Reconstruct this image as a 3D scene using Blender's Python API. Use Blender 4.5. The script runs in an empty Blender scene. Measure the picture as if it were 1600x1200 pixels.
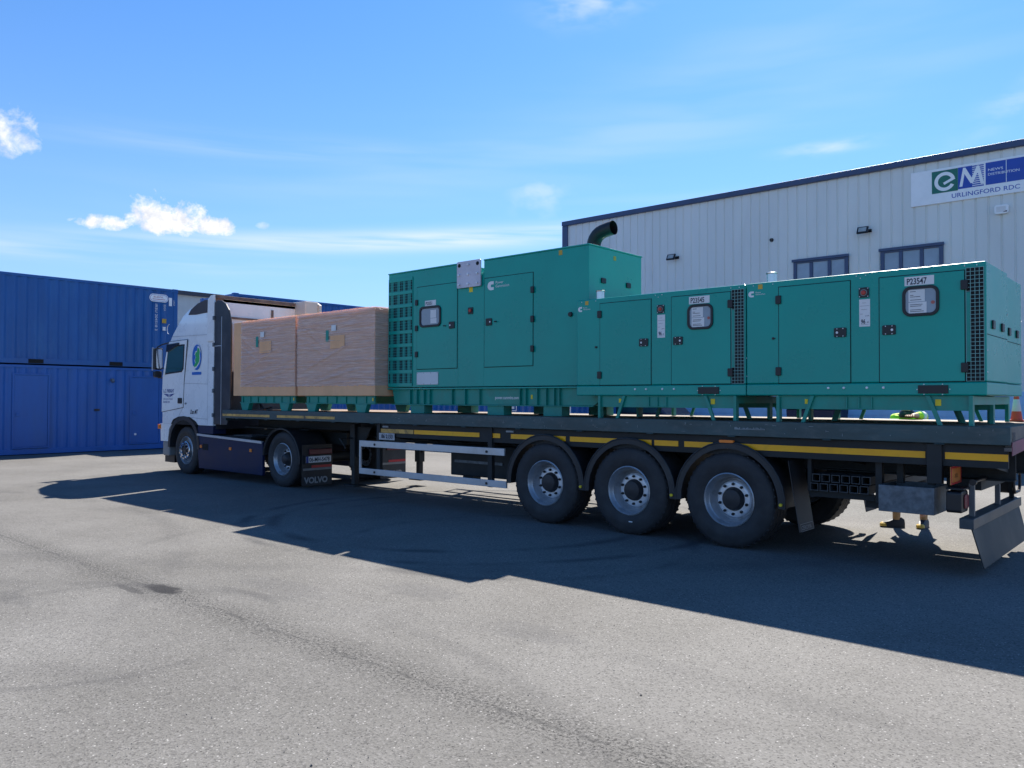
import bpy, bmesh, math, random
from mathutils import Vector, Matrix
from math import sin, cos, pi, radians
random.seed(7)
S = bpy.context.scene
COL = S.collection

# ------------------------------------------------------------------ camera
cd = bpy.data.cameras.new('camera')
cd.sensor_width = 36.0
cd.lens = 36.0 * 1258.0 / 1600.0
cd.clip_start = 0.05
cd.clip_end = 3000
cam = bpy.data.objects.new('camera', cd)
COL.objects.link(cam)
CR = Vector((0.75031914, 0.66106722, 0.00336419))
CU = Vector((0.00982997, -0.01624525, 0.99981972))
CF = Vector((-0.66100269, 0.7501508, 0.0186874))
CP = Vector((6.7322, -8.2595, 1.6403))
M = Matrix.Identity(4)
for i in range(3):
    M[i][0] = CR[i]; M[i][1] = CU[i]; M[i][2] = -CF[i]; M[i][3] = CP[i]
cam.matrix_world = M
S.camera = cam

# ------------------------------------------------------------------ render look
S.view_settings.view_transform = 'Standard'
S.view_settings.look = 'None'
S.view_settings.gamma = 1.0
S.view_settings.use_curve_mapping = False
S.view_settings.exposure = 1.15
S.render.resolution_x = 1024
S.render.resolution_y = 768

# ------------------------------------------------------------------ node helper
class NT:
    def __init__(s, tree):
        s.t = tree; s.n = tree.nodes; s.l = tree.links
    def new(s, typ, **kw):
        nd = s.n.new(typ)
        for k, v in kw.items():
            if k.startswith('i_'):
                key = k[2:]
                key = int(key) if key.isdigit() else key.replace('_', ' ')
                nd.inputs[key].default_value = v
            else:
                setattr(nd, k, v)
        return nd
    def link(s, a, b): s.l.new(a, b)
    def math(s, op, a, b=None, c=None, clamp=False):
        nd = s.n.new('ShaderNodeMath'); nd.operation = op; nd.use_clamp = clamp
        for i, v in enumerate((a, b, c)):
            if v is None: continue
            if isinstance(v, (int, float)): nd.inputs[i].default_value = v
            else: s.l.new(v, nd.inputs[i])
        return nd.outputs[0]
    def mix(s, fac, a, b):
        nd = s.n.new('ShaderNodeMix'); nd.data_type = 'RGBA'
        for i, v in ((0, fac), (6, a), (7, b)):
            if isinstance(v, (int, float)): nd.inputs[i].default_value = v
            elif isinstance(v, (tuple, list)): nd.inputs[i].default_value = (*v[:3], 1)
            else: s.l.new(v, nd.inputs[i])
        return nd.outputs[2]
    def ramp(s, v, lo, hi):
        nd = s.n.new('ShaderNodeMapRange'); nd.interpolation_type = 'SMOOTHSTEP'
        s.l.new(v, nd.inputs[0]); nd.inputs[1].default_value = lo; nd.inputs[2].default_value = hi
        return nd.outputs[0]
    def noise(s, vec, scale, detail=4, rough=0.55, dist=0.0):
        nd = s.n.new('ShaderNodeTexNoise')
        nd.inputs['Scale'].default_value = scale; nd.inputs['Detail'].default_value = detail
        nd.inputs['Roughness'].default_value = rough; nd.inputs['Distortion'].default_value = dist
        if vec is not None: s.l.new(vec, nd.inputs['Vector'])
        return nd.outputs[0]
    def scale(s, vec, sc):
        nd = s.n.new('ShaderNodeMapping'); nd.inputs['Scale'].default_value = sc
        s.l.new(vec, nd.inputs['Vector']); return nd.outputs[0]

# ------------------------------------------------------------------ world
SUN_AZ = radians(-19.2); SUN_EL = radians(45.3)
W = bpy.data.worlds.new('World'); S.world = W; W.use_nodes = True
w = NT(W.node_tree)
for nd in list(w.n): w.n.remove(nd)
out = w.new('ShaderNodeOutputWorld'); bg = w.new('ShaderNodeBackground')
sky = w.new('ShaderNodeTexSky', sky_type='NISHITA', sun_disc=False)
sky.sun_elevation = SUN_EL; sky.sun_rotation = SUN_AZ
sky.altitude = 100; sky.air_density = 1.0; sky.dust_density = 0.25; sky.ozone_density = 3.0
tc = w.new('ShaderNodeTexCoord'); sp = w.new('ShaderNodeSeparateXYZ')
w.link(tc.outputs['Generated'], sp.inputs[0])
az = w.math('MULTIPLY', w.math('ARCTAN2', sp.outputs[0], sp.outputs[1]), 57.29578)
el = w.math('MULTIPLY', w.math('ARCSINE', sp.outputs[2]), 57.29578)
cmb = w.new('ShaderNodeCombineXYZ'); w.link(az, cmb.inputs[0]); w.link(el, cmb.inputs[1])
AE = cmb.outputs[0]
nz = w.noise(AE, 0.85, 9, 0.62, 0.25)
nz2 = w.noise(AE, 0.9, 6, 0.6)
def puff(a0, e0, wa, wu, wd, k=1.5, gain=1.15):
    x = w.math('DIVIDE', w.math('SUBTRACT', az, a0), wa)
    de = w.math('SUBTRACT', el, e0)
    up = w.math('DIVIDE', w.math('MAXIMUM', de, 0.0), wu)
    dn = w.math('DIVIDE', w.math('MINIMUM', de, 0.0), wd)
    r = w.math('ADD', w.math('MULTIPLY', x, x), w.math('ADD', w.math('MULTIPLY', up, up), w.math('MULTIPLY', dn, dn)))
    m = w.math('SUBTRACT', 1.0, r)
    m = w.math('ADD', m, w.math('MULTIPLY', w.math('SUBTRACT', nz, 0.5), k * 2))
    return w.math('MULTIPLY', m, gain, clamp=True)
cl = puff(-64.6, 11.25, 2.7, 1.75, 0.7, 2.3)
for args in ((-62.0, 11.2, 2.0, 0.9, 0.45, 1.9), (-68.5, 10.9, 1.7, 0.65, 0.35, 1.7), (-65.8, 11.6, 1.3, 1.3, 0.6, 1.8), (-63.4, 11.7, 1.3, 1.0, 0.6, 2.2),
             (-73.9, 15.3, 2.0, 1.7, 1.0, 2.4, 0.6), (-58.6, 11.6, 0.5, 0.3, 0.25, 1.5, 0.35)):
    cl = w.math('MAXIMUM', cl, puff(*args))
# high thin streaks
def streak(a0, e0, wa, wh, slope, amp, stretch=(0.07, 1.1, 1), lo=0.3, hi=0.75):
    ee = w.math('SUBTRACT', w.math('SUBTRACT', el, e0), w.math('MULTIPLY', w.math('SUBTRACT', az, a0), slope))
    g = w.math('DIVIDE', ee, wh); g = w.math('MULTIPLY', g, g)
    h = w.math('DIVIDE', w.math('SUBTRACT', az, a0), wa); h = w.math('MULTIPLY', h, h)
    g = w.math('EXPONENT', w.math('MULTIPLY', w.math('ADD', g, h), -1.0))
    n = w.ramp(w.noise(w.scale(AE, stretch), 1.0, 3.2, 0.5, 0.2), lo, hi)
    return w.math('MULTIPLY', w.math('MULTIPLY', g, n), amp)
st = streak(-46, 11.2, 22, 0.65, 0.055, 0.75, lo=0.25, hi=0.6)
for args in ((-70, 8.9, 12, 0.5, -0.02, 0.5), (-36, 17.5, 26, 2.2, 0.14, 0.2, (0.05, 0.45, 1)), (-26, 21, 16, 3.0, 0.22, 0.16, (0.06, 0.35, 1)),
             (-59, 16.6, 16, 0.8, 0.03, 0.16), (-20, 16.4, 2.6, 0.4, 0.02, 0.5, (0.3, 1.2, 1)),
             (-39.5, 14.3, 1.8, 1.3, 0.0, 0.42, (0.5, 0.8, 1)), (-35.5, 26.4, 3.2, 1.1, 0.1, 0.5, (0.4, 1.0, 1)),
             (-9, 17.5, 3, 1.0, 0.4, 0.25, (0.4, 1.0, 1)), (-30, 13.5, 14, 0.7, 0.02, 0.12)):
    st = w.math('MAXIMUM', st, streak(*args))
hz = w.math('EXPONENT', w.math('MULTIPLY', w.math('MAXIMUM', el, 0.0), -0.085))
skyc = w.new('ShaderNodeHueSaturation'); skyc.inputs['Saturation'].default_value = 1.12
skyc.inputs['Value'].default_value = 1.0
w.link(sky.outputs[0], skyc.inputs['Color'])
tint = w.new('ShaderNodeMix', data_type='RGBA', blend_type='MULTIPLY'); tint.inputs[0].default_value = 1.0
w.link(skyc.outputs[0], tint.inputs[6]); tint.inputs[7].default_value = (0.38, 0.71, 0.97, 1)
base_ = w.mix(w.math('MULTIPLY', hz, 0.95, clamp=True), tint.outputs[2], (2.95, 3.75, 5.4))
c1 = w.mix(st, base_, (5.2, 5.5, 6.3))
shade = w.mix(w.ramp(nz2, 0.35, 0.6), (4.3, 4.5, 5.0), (6.2, 6.1, 6.0))
c2 = w.mix(cl, c1, shade)
w.link(c2, bg.inputs[0]); bg.inputs[1].default_value = 0.085
w.link(bg.outputs[0], out.inputs[0])

# ------------------------------------------------------------------ sun
sl = bpy.data.lights.new('sun', 'SUN'); sl.energy = 4.8; sl.angle = radians(0.5); sl.color = (1.0, 0.935, 0.845)
sun = bpy.data.objects.new('sun', sl); COL.objects.link(sun)
sd = Vector((sin(SUN_AZ) * cos(SUN_EL), cos(SUN_AZ) * cos(SUN_EL), sin(SUN_EL)))
sun.rotation_euler = sd.to_track_quat('Z', 'Y').to_euler()

# ------------------------------------------------------------------ materials
MATS = {}
def mat(name, col, rough=0.5, metal=0.0, var=0.12, vscale=3.0, bump=0.0, bscale=60.0, spec=0.5, coat=0.0, dirt=None, dirtamt=0.3, stretch=(1, 1, 1), dscale=2.0):
    if name in MATS: return MATS[name]
    m = bpy.data.materials.new(name); m.use_nodes = True
    k = NT(m.node_tree); b = k.n['Principled BSDF']
    t = k.new('ShaderNodeTexCoord')
    v = k.scale(t.outputs['Object'], stretch)
    n1 = k.noise(v, vscale, 5, 0.6)
    dark = tuple(c * (1 - var) for c in col); light = tuple(min(1, c * (1 + var)) for c in col)
    c = k.mix(k.ramp(n1, 0.3, 0.7), dark, light)
    if dirt:
        n2 = k.noise(v, dscale, 7, 0.65, 0.4)
        c = k.mix(k.math('MULTIPLY', k.ramp(n2, 0.48, 0.72), dirtamt), c, dirt)
    k.link(c, b.inputs['Base Color'])
    r = k.math('ADD', k.math('MULTIPLY', k.math('SUBTRACT', n1, 0.5), 0.25), rough)
    k.link(r, b.inputs['Roughness'])
    b.inputs['Metallic'].default_value = metal
    b.inputs['Specular IOR Level'].default_value = spec
    b.inputs['Coat Weight'].default_value = coat; b.inputs['Coat Roughness'].default_value = 0.08
    if bump:
        bn = k.new('ShaderNodeBump'); bn.inputs['Strength'].default_value = bump; bn.inputs['Distance'].default_value = 0.01
        k.link(k.noise(v, bscale, 3, 0.6), bn.inputs['Height']); k.link(bn.outputs[0], b.inputs['Normal'])
    MATS[name] = m
    return m

GREEN = mat('generator green paint', (0.0, 0.33, 0.265), 0.3, var=0.06, vscale=1.0, bump=0.35, bscale=1.6, coat=0.16, spec=0.3, dirt=(0.01, 0.28, 0.23), dirtamt=0.35, dscale=0.7)
GREEND = mat('skid green paint', (0.002, 0.27, 0.21), 0.42, var=0.1, vscale=4, dirt=(0.12, 0.13, 0.11), dirtamt=0.25)
BLACKP = mat('black plastic', (0.012, 0.012, 0.015), 0.45)
BLACKM = mat('black hole', (0.004, 0.004, 0.005), 0.8)
SEAM = mat('seam shadow gap', (0.006, 0.02, 0.022), 0.8)
RUBBER = mat('tyre rubber', (0.028, 0.028, 0.031), 0.7, var=0.25, vscale=6, bump=0.25, bscale=40, dirt=(0.07, 0.065, 0.06), dirtamt=0.35, dscale=3)
PLASTD = mat('dark mudguard plastic', (0.02, 0.022, 0.026), 0.5, var=0.2, dirt=(0.08, 0.08, 0.08), dirtamt=0.3)
STEELRIM = mat('silver rim paint', (0.38, 0.40, 0.43), 0.36, metal=0.6, var=0.15, vscale=5, dirt=(0.12, 0.1, 0.085), dirtamt=0.45, dscale=6)
CHROME = mat('chrome', (0.7, 0.7, 0.72), 0.12, metal=1.0)
HUBD = mat('dark hub', (0.035, 0.035, 0.04), 0.5, metal=0.3, dirt=(0.1, 0.08, 0.06), dirtamt=0.4, dscale=8)
DECKG = mat('deck side green grey paint', (0.04, 0.075, 0.08), 0.5, var=0.2, vscale=2.0, dirt=(0.2, 0.2, 0.19), dirtamt=0.22, dscale=5, stretch=(1, 1, 3), bump=0.1, bscale=20)
CHASSIS = mat('chassis dark paint', (0.012, 0.015, 0.017), 0.65, var=0.3, dirt=(0.05, 0.047, 0.045), dirtamt=0.35)
WOODD = mat('deck boards', (0.2, 0.135, 0.09), 0.75, var=0.3, vscale=6, stretch=(0.4, 6, 6), dirt=(0.4, 0.36, 0.3), dirtamt=0.5, dscale=3, bump=0.3)
GALV = mat('galvanised steel', (0.13, 0.15, 0.17), 0.55, metal=0.35, var=0.3, vscale=14, dirt=(0.26, 0.28, 0.3), dirtamt=0.4, dscale=12)
ALU = mat('aluminium rail', (0.5, 0.53, 0.57), 0.42, metal=0.5, var=0.08, dirt=(0.25, 0.24, 0.22), dirtamt=0.3)
YELLOW = mat('yellow reflective tape', (1.0, 0.44, 0.0), 0.35, var=0.06, dirt=(0.6, 0.3, 0.01), dirtamt=0.4, dscale=9)
YELLOWVEIL = mat('veiled amber tape', (0.7, 0.4, 0.1), 0.55, var=0.2, dirt=(0.05, 0.05, 0.05), dirtamt=0.75, dscale=11)  # brownish tone stands in for veiling glare; dark flecks mixed over it
RED = mat('red reflector', (0.5, 0.01, 0.02), 0.35, var=0.1)
GREYT = mat('grey tape', (0.22, 0.22, 0.22), 0.5, var=0.15)
ORANGE = mat('amber lamp', (0.9, 0.22, 0.02), 0.3, var=0.05)
HAZO = mat('hazard plate orange', (0.6, 0.2, 0.04), 0.45, var=0.2, vscale=14)
WHITEP = mat('white truck paint', (0.88, 0.89, 0.89), 0.28, var=0.03, coat=0.6, dirt=(0.68, 0.68, 0.67), dirtamt=0.2, dscale=0.7)
NAVY = mat('navy truck paint', (0.006, 0.016, 0.06), 0.5, var=0.12, coat=0.05, dirt=(0.02, 0.03, 0.06), dirtamt=0.3, spec=0.3)
FAIR = mat('dark side fairing', (0.025, 0.028, 0.036), 0.42, var=0.2, dirt=(0.09, 0.09, 0.1), dirtamt=0.35, dscale=3)
GLASSD = mat('tinted window glass', (0.03, 0.10, 0.11), 0.05, var=0.05, spec=0.9)
GLASSB = mat('warehouse window glass', (0.26, 0.32, 0.4), 0.1, var=0.2, vscale=0.7, spec=0.9)  # pale blue grey base stands in for reflected sky
GLASSL = mat('inspection window glass', (0.24, 0.28, 0.34), 0.12, var=0.1, spec=0.8)
PAPER = mat('white paper label', (0.75, 0.75, 0.75), 0.6, var=0.04)
WHITET = mat('white lettering', (0.8, 0.8, 0.8), 0.5, var=0.02)
INK = mat('dark ink', (0.02, 0.025, 0.05), 0.6)
INKB = mat('blue ink', (0.02, 0.05, 0.25), 0.5)
GREYINK = mat('grey lettering', (0.28, 0.29, 0.3), 0.5)
YLAB = mat('yellow sticker', (0.8, 0.6, 0.02), 0.5)
OLAB = mat('amber sticker', (0.6, 0.36, 0.04), 0.5)
STUD = mat('white fixing cap', (0.75, 0.75, 0.78), 0.3, metal=0.2)
CBLUE = mat('container blue paint', (0.008, 0.10, 0.33), 0.42, var=0.16, vscale=0.8, stretch=(1, 1, 0.3), dirt=(0.025, 0.15, 0.4), dirtamt=0.6, dscale=1.5, bump=0.1, bscale=8)
CBLUE2 = mat('container darker blue paint', (0.01, 0.105, 0.38), 0.42, var=0.16, vscale=0.8, stretch=(1, 1, 0.3), dirt=(0.02, 0.11, 0.32), dirtamt=0.6, dscale=1.5)
CLAD = mat('light cladding', (0.76, 0.77, 0.74), 0.45, var=0.05, vscale=0.5, stretch=(1, 1, 0.25), dirt=(0.6, 0.6, 0.57), dirtamt=0.3, dscale=0.8)
TRIM = mat('blue grey trim', (0.045, 0.075, 0.16), 0.4, var=0.08)
DADO = mat('pale blue lower wall', (0.4, 0.62, 0.85), 0.5, var=0.06)
SIGNW = mat('sign white', (0.92, 0.93, 0.94), 0.35, var=0.03)
SIGNB = mat('sign blue', (0.015, 0.07, 0.42), 0.35, var=0.05)
SIGNG = mat('sign green', (0.01, 0.16, 0.11), 0.35, var=0.05)
GREENP = mat('island green', (0.04, 0.42, 0.12), 0.4, var=0.05)
LBLUE = mat('emblem blue', (0.02, 0.15, 0.55), 0.4, var=0.05)
CARD = mat('cardboard', (0.85, 0.47, 0.25), 0.8, var=0.1, vscale=2, bump=0.15, bscale=30, dirt=(0.7, 0.42, 0.26), dirtamt=0.3)
EXH = mat('black exhaust', (0.02, 0.02, 0.024), 0.5, metal=0.3, var=0.2)
STAIN = mat('stainless silencer', (0.6, 0.6, 0.6), 0.22, metal=0.9)
LIFT = mat('lifting plate grey', (0.6, 0.58, 0.66), 0.5, var=0.08)
HIVIS = mat('hi vis yellow', (0.55, 0.85, 0.03), 0.7, var=0.1)
CONEO = mat('cone orange', (0.55, 0.06, 0.03), 0.5, dirt=(0.1, 0.06, 0.05), dirtamt=0.4)
WOODP = mat('dirty spoiler edge', (0.17, 0.12, 0.1), 0.7, var=0.35, vscale=4, dirt=(0.35, 0.28, 0.2), dirtamt=0.5)
CREAM = mat('cream panel', (0.62, 0.6, 0.54), 0.45, var=0.05)

# shrink film: transparent, its whitish horizontal streaks painted for sky sheen on wrinkles
def film_mat():
    m = bpy.data.materials.new('shrink film'); m.use_nodes = True
    k = NT(m.node_tree); b = k.n['Principled BSDF']; o = k.n['Material Output']
    t = k.new('ShaderNodeTexCoord')
    n = k.noise(k.scale(t.outputs['Object'], (0.7, 0.7, 24)), 1.6, 7, 0.68, 0.9)
    n3 = k.noise(k.scale(t.outputs['Object'], (1.2, 1.2, 30)), 1.5, 4, 0.6, 1.2)
    n4 = k.noise(t.outputs['Object'], 1.3, 3, 0.5)
    b.inputs['Base Color'].default_value = (0.95, 0.74, 0.64, 1); b.inputs['Roughness'].default_value = 0.18
    b.inputs['Coat Weight'].default_value = 0.7; b.inputs['Coat Roughness'].default_value = 0.06
    bn = k.new('ShaderNodeBump'); bn.inputs['Strength'].default_value = 0.9; bn.inputs['Distance'].default_value = 0.02
    k.link(k.math('ADD', n, k.math('MULTIPLY', n3, 0.5)), bn.inputs['Height']); k.link(bn.outputs[0], b.inputs['Normal'])
    tr = k.new('ShaderNodeBsdfTransparent'); tr.inputs[0].default_value = (0.93, 0.9, 0.92, 1)
    mx = k.new('ShaderNodeMixShader')
    a = k.math('ADD', k.math('MULTIPLY', k.ramp(n, 0.45, 0.66), 0.32), k.math('MULTIPLY', k.ramp(n3, 0.54, 0.66), 0.22))
    a = k.math('MULTIPLY', a, k.math('ADD', 0.5, k.math('MULTIPLY', n4, 0.9)))
    a = k.math('ADD', a, 0.36)
    k.link(a, mx.inputs[0]); k.link(tr.outputs[0], mx.inputs[1]); k.link(b.outputs[0], mx.inputs[2])
    k.link(mx.outputs[0], o.inputs[0])
    return m
FILM = film_mat()

# asphalt
def asphalt_mat():
    m = bpy.data.materials.new('worn asphalt'); m.use_nodes = True
    k = NT(m.node_tree); b = k.n['Principled BSDF']
    t = k.new('ShaderNodeTexCoord'); V = t.outputs['Object']
    s3 = k.new('ShaderNodeSeparateXYZ'); k.link(V, s3.inputs[0]); x, y = s3.outputs[0], s3.outputs[1]
    big = k.noise(V, 0.3, 6, 0.65); mid = k.noise(k.scale(V, (0.5, 1.1, 1)), 0.9, 6, 0.65, 0.3); fine = k.noise(V, 60, 4, 0.75)
    col = k.mix(k.ramp(big, 0.32, 0.68), (0.135, 0.131, 0.121), (0.19, 0.185, 0.173))
    col = k.mix(k.math('MULTIPLY', k.ramp(mid, 0.5, 0.78), 0.36), col, (0.105, 0.102, 0.098))
    # stone chips
    vo = k.new('ShaderNodeTexVoronoi', feature='F1'); vo.inputs['Scale'].default_value = 95; k.link(V, vo.inputs['Vector'])
    vs = k.new('ShaderNodeSeparateColor'); k.link(vo.outputs['Color'], vs.inputs[0])
    col = k.mix(k.math('MULTIPLY', k.ramp(vs.outputs[0], 0.78, 0.9), 0.35), col, (0.26, 0.25, 0.24))
    col = k.mix(k.math('MULTIPLY', k.ramp(vs.outputs[1], 0.72, 0.84), 0.45), col, (0.05, 0.048, 0.048))
    vo2 = k.new('ShaderNodeTexVoronoi', feature='F1'); vo2.inputs['Scale'].default_value = 60; k.link(V, vo2.inputs['Vector'])
    v2 = k.new('ShaderNodeSeparateColor'); k.link(vo2.outputs['Color'], v2.inputs[0])
    core = k.ramp(vo2.outputs['Distance'], 0.5, 0.2)
    core = k.math('SUBTRACT', 1.0, k.ramp(vo2.outputs['Distance'], 0.15, 0.4))
    col = k.mix(k.math('MULTIPLY', core, k.math('MULTIPLY', k.ramp(v2.outputs[0], 0.9, 0.95), 0.9)), col, (0.42, 0.41, 0.39))
    col = k.mix(k.math('MULTIPLY', core, k.math('MULTIPLY', k.ramp(v2.outputs[1], 0.93, 0.97), 0.9)), col, (0.022, 0.022, 0.022))
    # paving joint along y = -5.07, ravelled and dark in places
    wob = k.math('MULTIPLY', k.math('SUBTRACT', k.noise(k.scale(V, (1, 0, 0)), 2.2, 4), 0.5), 0.12)
    dj = k.math('ABSOLUTE', k.math('ADD', k.math('ADD', y, 5.07), wob))
    jl = k.math('MULTIPLY', k.math('SUBTRACT', 1.0, k.ramp(dj, 0.0, 0.035)), k.ramp(k.noise(V, 7, 4, 0.7), 0.38, 0.6)); jw = k.math('SUBTRACT', 1.0, k.ramp(dj, 0.02, 0.33))
    jn = k.ramp(k.noise(V, 45, 5, 0.85), 0.49, 0.58)
    col = k.mix(k.math('MULTIPLY', k.math('MULTIPLY', jw, jn), 0.95), col, (0.03, 0.03, 0.03))
    col = k.mix(k.math('MULTIPLY', jl, 0.55), col, (0.05, 0.05, 0.05))
    # oil stain patches
    def blob(cx, cy, rx, ry, amt, c, lo=0.0):
        nonlocal col
        dx = k.math('DIVIDE', k.math('SUBTRACT', x, cx), rx); dy = k.math('DIVIDE', k.math('SUBTRACT', y, cy), ry)
        r = k.math('ADD', k.math('MULTIPLY', dx, dx), k.math('MULTIPLY', dy, dy))
        mm = k.math('SUBTRACT', k.math('ADD', 1.0, k.math('MULTIPLY', k.math('SUBTRACT', k.noise(V, 6, 5, 0.7), 0.5), 2.4)), r)
        col = k.mix(k.math('MULTIPLY', k.ramp(mm, 0.0, 0.8), amt), col, c)
    blob(-0.10, -5.02, 0.30, 0.13, 0.9, (0.02, 0.02, 0.022))
    blob(-0.32, -5.22, 0.3, 0.06, 0.6, (0.035, 0.035, 0.037))
    blob(-0.7, -6.0, 0.5, 0.12, 0.3, (0.07, 0.07, 0.07))
    blob(1.6, -3.6, 0.5, 0.25, 0.28, (0.085, 0.085, 0.088))
    blob(3.1, -3.9, 0.5, 0.25, 0.25, (0.085, 0.085, 0.088))
    blob(0.6, -4.3, 0.8, 0.25, 0.22, (0.085, 0.085, 0.088))
    # curved tyre scrub marks
    def arc(cx, cy, rad, wd, amt):
        nonlocal col
        dx = k.math('SUBTRACT', x, cx); dy = k.math('SUBTRACT', y, cy)
        r = k.math('SQRT', k.math('ADD', k.math('MULTIPLY', dx, dx), k.math('MULTIPLY', dy, dy)))
        d = k.math('ABSOLUTE', k.math('SUBTRACT', r, rad))
        mm = k.math('MULTIPLY', k.math('SUBTRACT', 1.0, k.ramp(d, 0.0, wd)), k.ramp(k.noise(V, 0.8, 4), 0.38, 0.6))
        col = k.mix(k.math('MULTIPLY', mm, amt), col, (0.052, 0.052, 0.055))
    arc(-1.2, -0.2, 2.6, 0.16, 0.65); arc(-1.0, -0.1, 3.2, 0.14, 0.6); arc(2.0, -9.0, 4.6, 0.12, 0.2); arc(3.2, -1.0, 6.4, 0.13, 0.2); arc(0.6, -1.2, 2.0, 0.12, 0.4)
    arc(0.6, -5.9, 1.3, 0.09, 0.25); arc(4.5, -14, 8.2, 0.2, 0.16); arc(4.5, -14, 10.1, 0.2, 0.14); arc(-6, -12, 9, 0.25, 0.22); arc(-10, 10, 17, 0.3, 0.2)
    k.link(col, b.inputs['Base Color'])
    b.inputs['Roughness'].default_value = 0.82; b.inputs['Specular IOR Level'].default_value = 0.1
    h = k.math('ADD', k.math('MULTIPLY', vo.outputs['Distance'], 0.5), k.math('ADD', k.math('MULTIPLY', fine, 0.8), k.math('MULTIPLY', core, 0.25)))
    bn = k.new('ShaderNodeBump'); bn.inputs['Strength'].default_value = 0.38; bn.inputs['Distance'].default_value = 0.008
    k.link(h, bn.inputs['Height']); k.link(bn.outputs[0], b.inputs['Normal'])
    return m
ASPH = asphalt_mat()

# ------------------------------------------------------------------ mesh builder
class MB:
    def __init__(s): s.v = []; s.f = []
    def add(s, vs, fs):
        o = len(s.v); s.v += [tuple(p) for p in vs]; s.f += [tuple(i + o for i in f) for f in fs]; return s
    def box(s, x0, x1, y0, y1, z0, z1):
        vs = [(x0, y0, z0), (x1, y0, z0), (x1, y1, z0), (x0, y1, z0), (x0, y0, z1), (x1, y0, z1), (x1, y1, z1), (x0, y1, z1)]
        return s.add(vs, [(0, 3, 2, 1), (4, 5, 6, 7), (0, 1, 5, 4), (1, 2, 6, 5), (2, 3, 7, 6), (3, 0, 4, 7)])
    def prism(s, pts, axis, a, b):
        # pts 2d polygon; axis 'y': (x,z) ; 'x': (y,z) ; 'z': (x,y)
        def P(p, t):
            return (p[0], t, p[1]) if axis == 'y' else (t, p[0], p[1]) if axis == 'x' else (p[0], p[1], t)
        n = len(pts); vs = [P(p, a) for p in pts] + [P(p, b) for p in pts]
        fs = [tuple(range(n))[::-1], tuple(range(n, 2 * n))] + [(i, (i + 1) % n, n + (i + 1) % n, n + i) for i in range(n)]
        return s.add(vs, fs)
    def frame(s, outer, inner, axis, a, b):
        n = len(outer)
        def P(p, t):
            return (p[0], t, p[1]) if axis == 'y' else (t, p[0], p[1]) if axis == 'x' else (p[0], p[1], t)
        vs = [P(p, a) for p in outer] + [P(p, a) for p in inner] + [P(p, b) for p in outer] + [P(p, b) for p in inner]
        fs = []
        for i in range(n):
            j = (i + 1) % n
            fs += [(i, j, n + j, n + i), (2 * n + i, 3 * n + i, 3 * n + j, 2 * n + j), (i, 2 * n + i, 2 * n + j, j), (n + i, n + j, 3 * n + j, 3 * n + i)]
        return s.add(vs, fs)
    def cyl(s, p0, p1, r0, r1=None, n=16, caps=True):
        r1 = r0 if r1 is None else r1
        p0 = Vector(p0); p1 = Vector(p1); d = (p1 - p0).normalized()
        a = d.orthogonal().normalized(); b = d.cross(a)
        vs = []
        for p, r in ((p0, r0), (p1, r1)):
            for i in range(n):
                t = 2 * pi * i / n; vs.append(p + (a * cos(t) + b * sin(t)) * r)
        fs = [(i, (i + 1) % n, n + (i + 1) % n, n + i) for i in range(n)]
        if caps: fs += [tuple(range(n))[::-1], tuple(range(n, 2 * n))]
        return s.add(vs, fs)
    def tube(s, path, r, n=10, caps=True):
        P = [Vector(p) for p in path]; vs = []; rs = r if isinstance(r, (list, tuple)) else [r] * len(P)
        t0 = (P[1] - P[0]).normalized(); a = t0.orthogonal().normalized()
        for i, p in enumerate(P):
            t = (P[min(i + 1, len(P) - 1)] - P[max(i - 1, 0)]).normalized()
            a = (a - t * a.dot(t)).normalized(); b = t.cross(a)
            for j in range(n):
                q = 2 * pi * j / n; vs.append(p + (a * cos(q) + b * sin(q)) * rs[i])
        fs = []
        for i in range(len(P) - 1):
            for j in range(n):
                k = (j + 1) % n; fs.append((i * n + j, i * n + k, (i + 1) * n + k, (i + 1) * n + j))
        if caps: fs += [tuple(range(n))[::-1], tuple(range((len(P) - 1) * n, len(P) * n))]
        return s.add(vs, fs)
    def lathe(s, prof, c=(0, 0, 0), n=32, axis='y'):
        # prof: list of (r, h); axis direction h
        vs = []
        for r, h in prof:
            for i in range(n):
                t = 2 * pi * i / n
                if axis == 'y': vs.append((c[0] + r * cos(t), c[1] + h, c[2] + r * sin(t)))
                else: vs.append((c[0] + r * cos(t), c[1] + r * sin(t), c[2] + h))
        fs = []
        for i in range(len(prof) - 1):
            for j in range(n):
                k = (j + 1) % n; fs.append((i * n + j, i * n + k, (i + 1) * n + k, (i + 1) * n + j))
        return s.add(vs, fs)
    def text(s, body, size, o, xd=(1, 0, 0), ud=(0, 0, 1), align='LEFT', sq=1.0, off=0.0, bold=0.0):
        cu = bpy.data.curves.new('t', 'FONT'); cu.body = body; cu.size = size; cu.align_x = align; cu.offset = bold
        cu.resolution_u = 3
        ob = bpy.data.objects.new('t', cu); COL.objects.link(ob)
        dg = bpy.context.evaluated_depsgraph_get(); me = bpy.data.meshes.new_from_object(ob.evaluated_get(dg))
        xd = Vector(xd); ud = Vector(ud); o = Vector(o); nrm = xd.cross(ud)
        vs = [o + xd * (v.co.x * sq) + ud * v.co.y + nrm * off for v in me.vertices]
        s.add(vs, [tuple(p.vertices) for p in me.polygons])
        bpy.data.objects.remove(ob); bpy.data.meshes.remove(me); bpy.data.curves.remove(cu)
        return s
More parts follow.
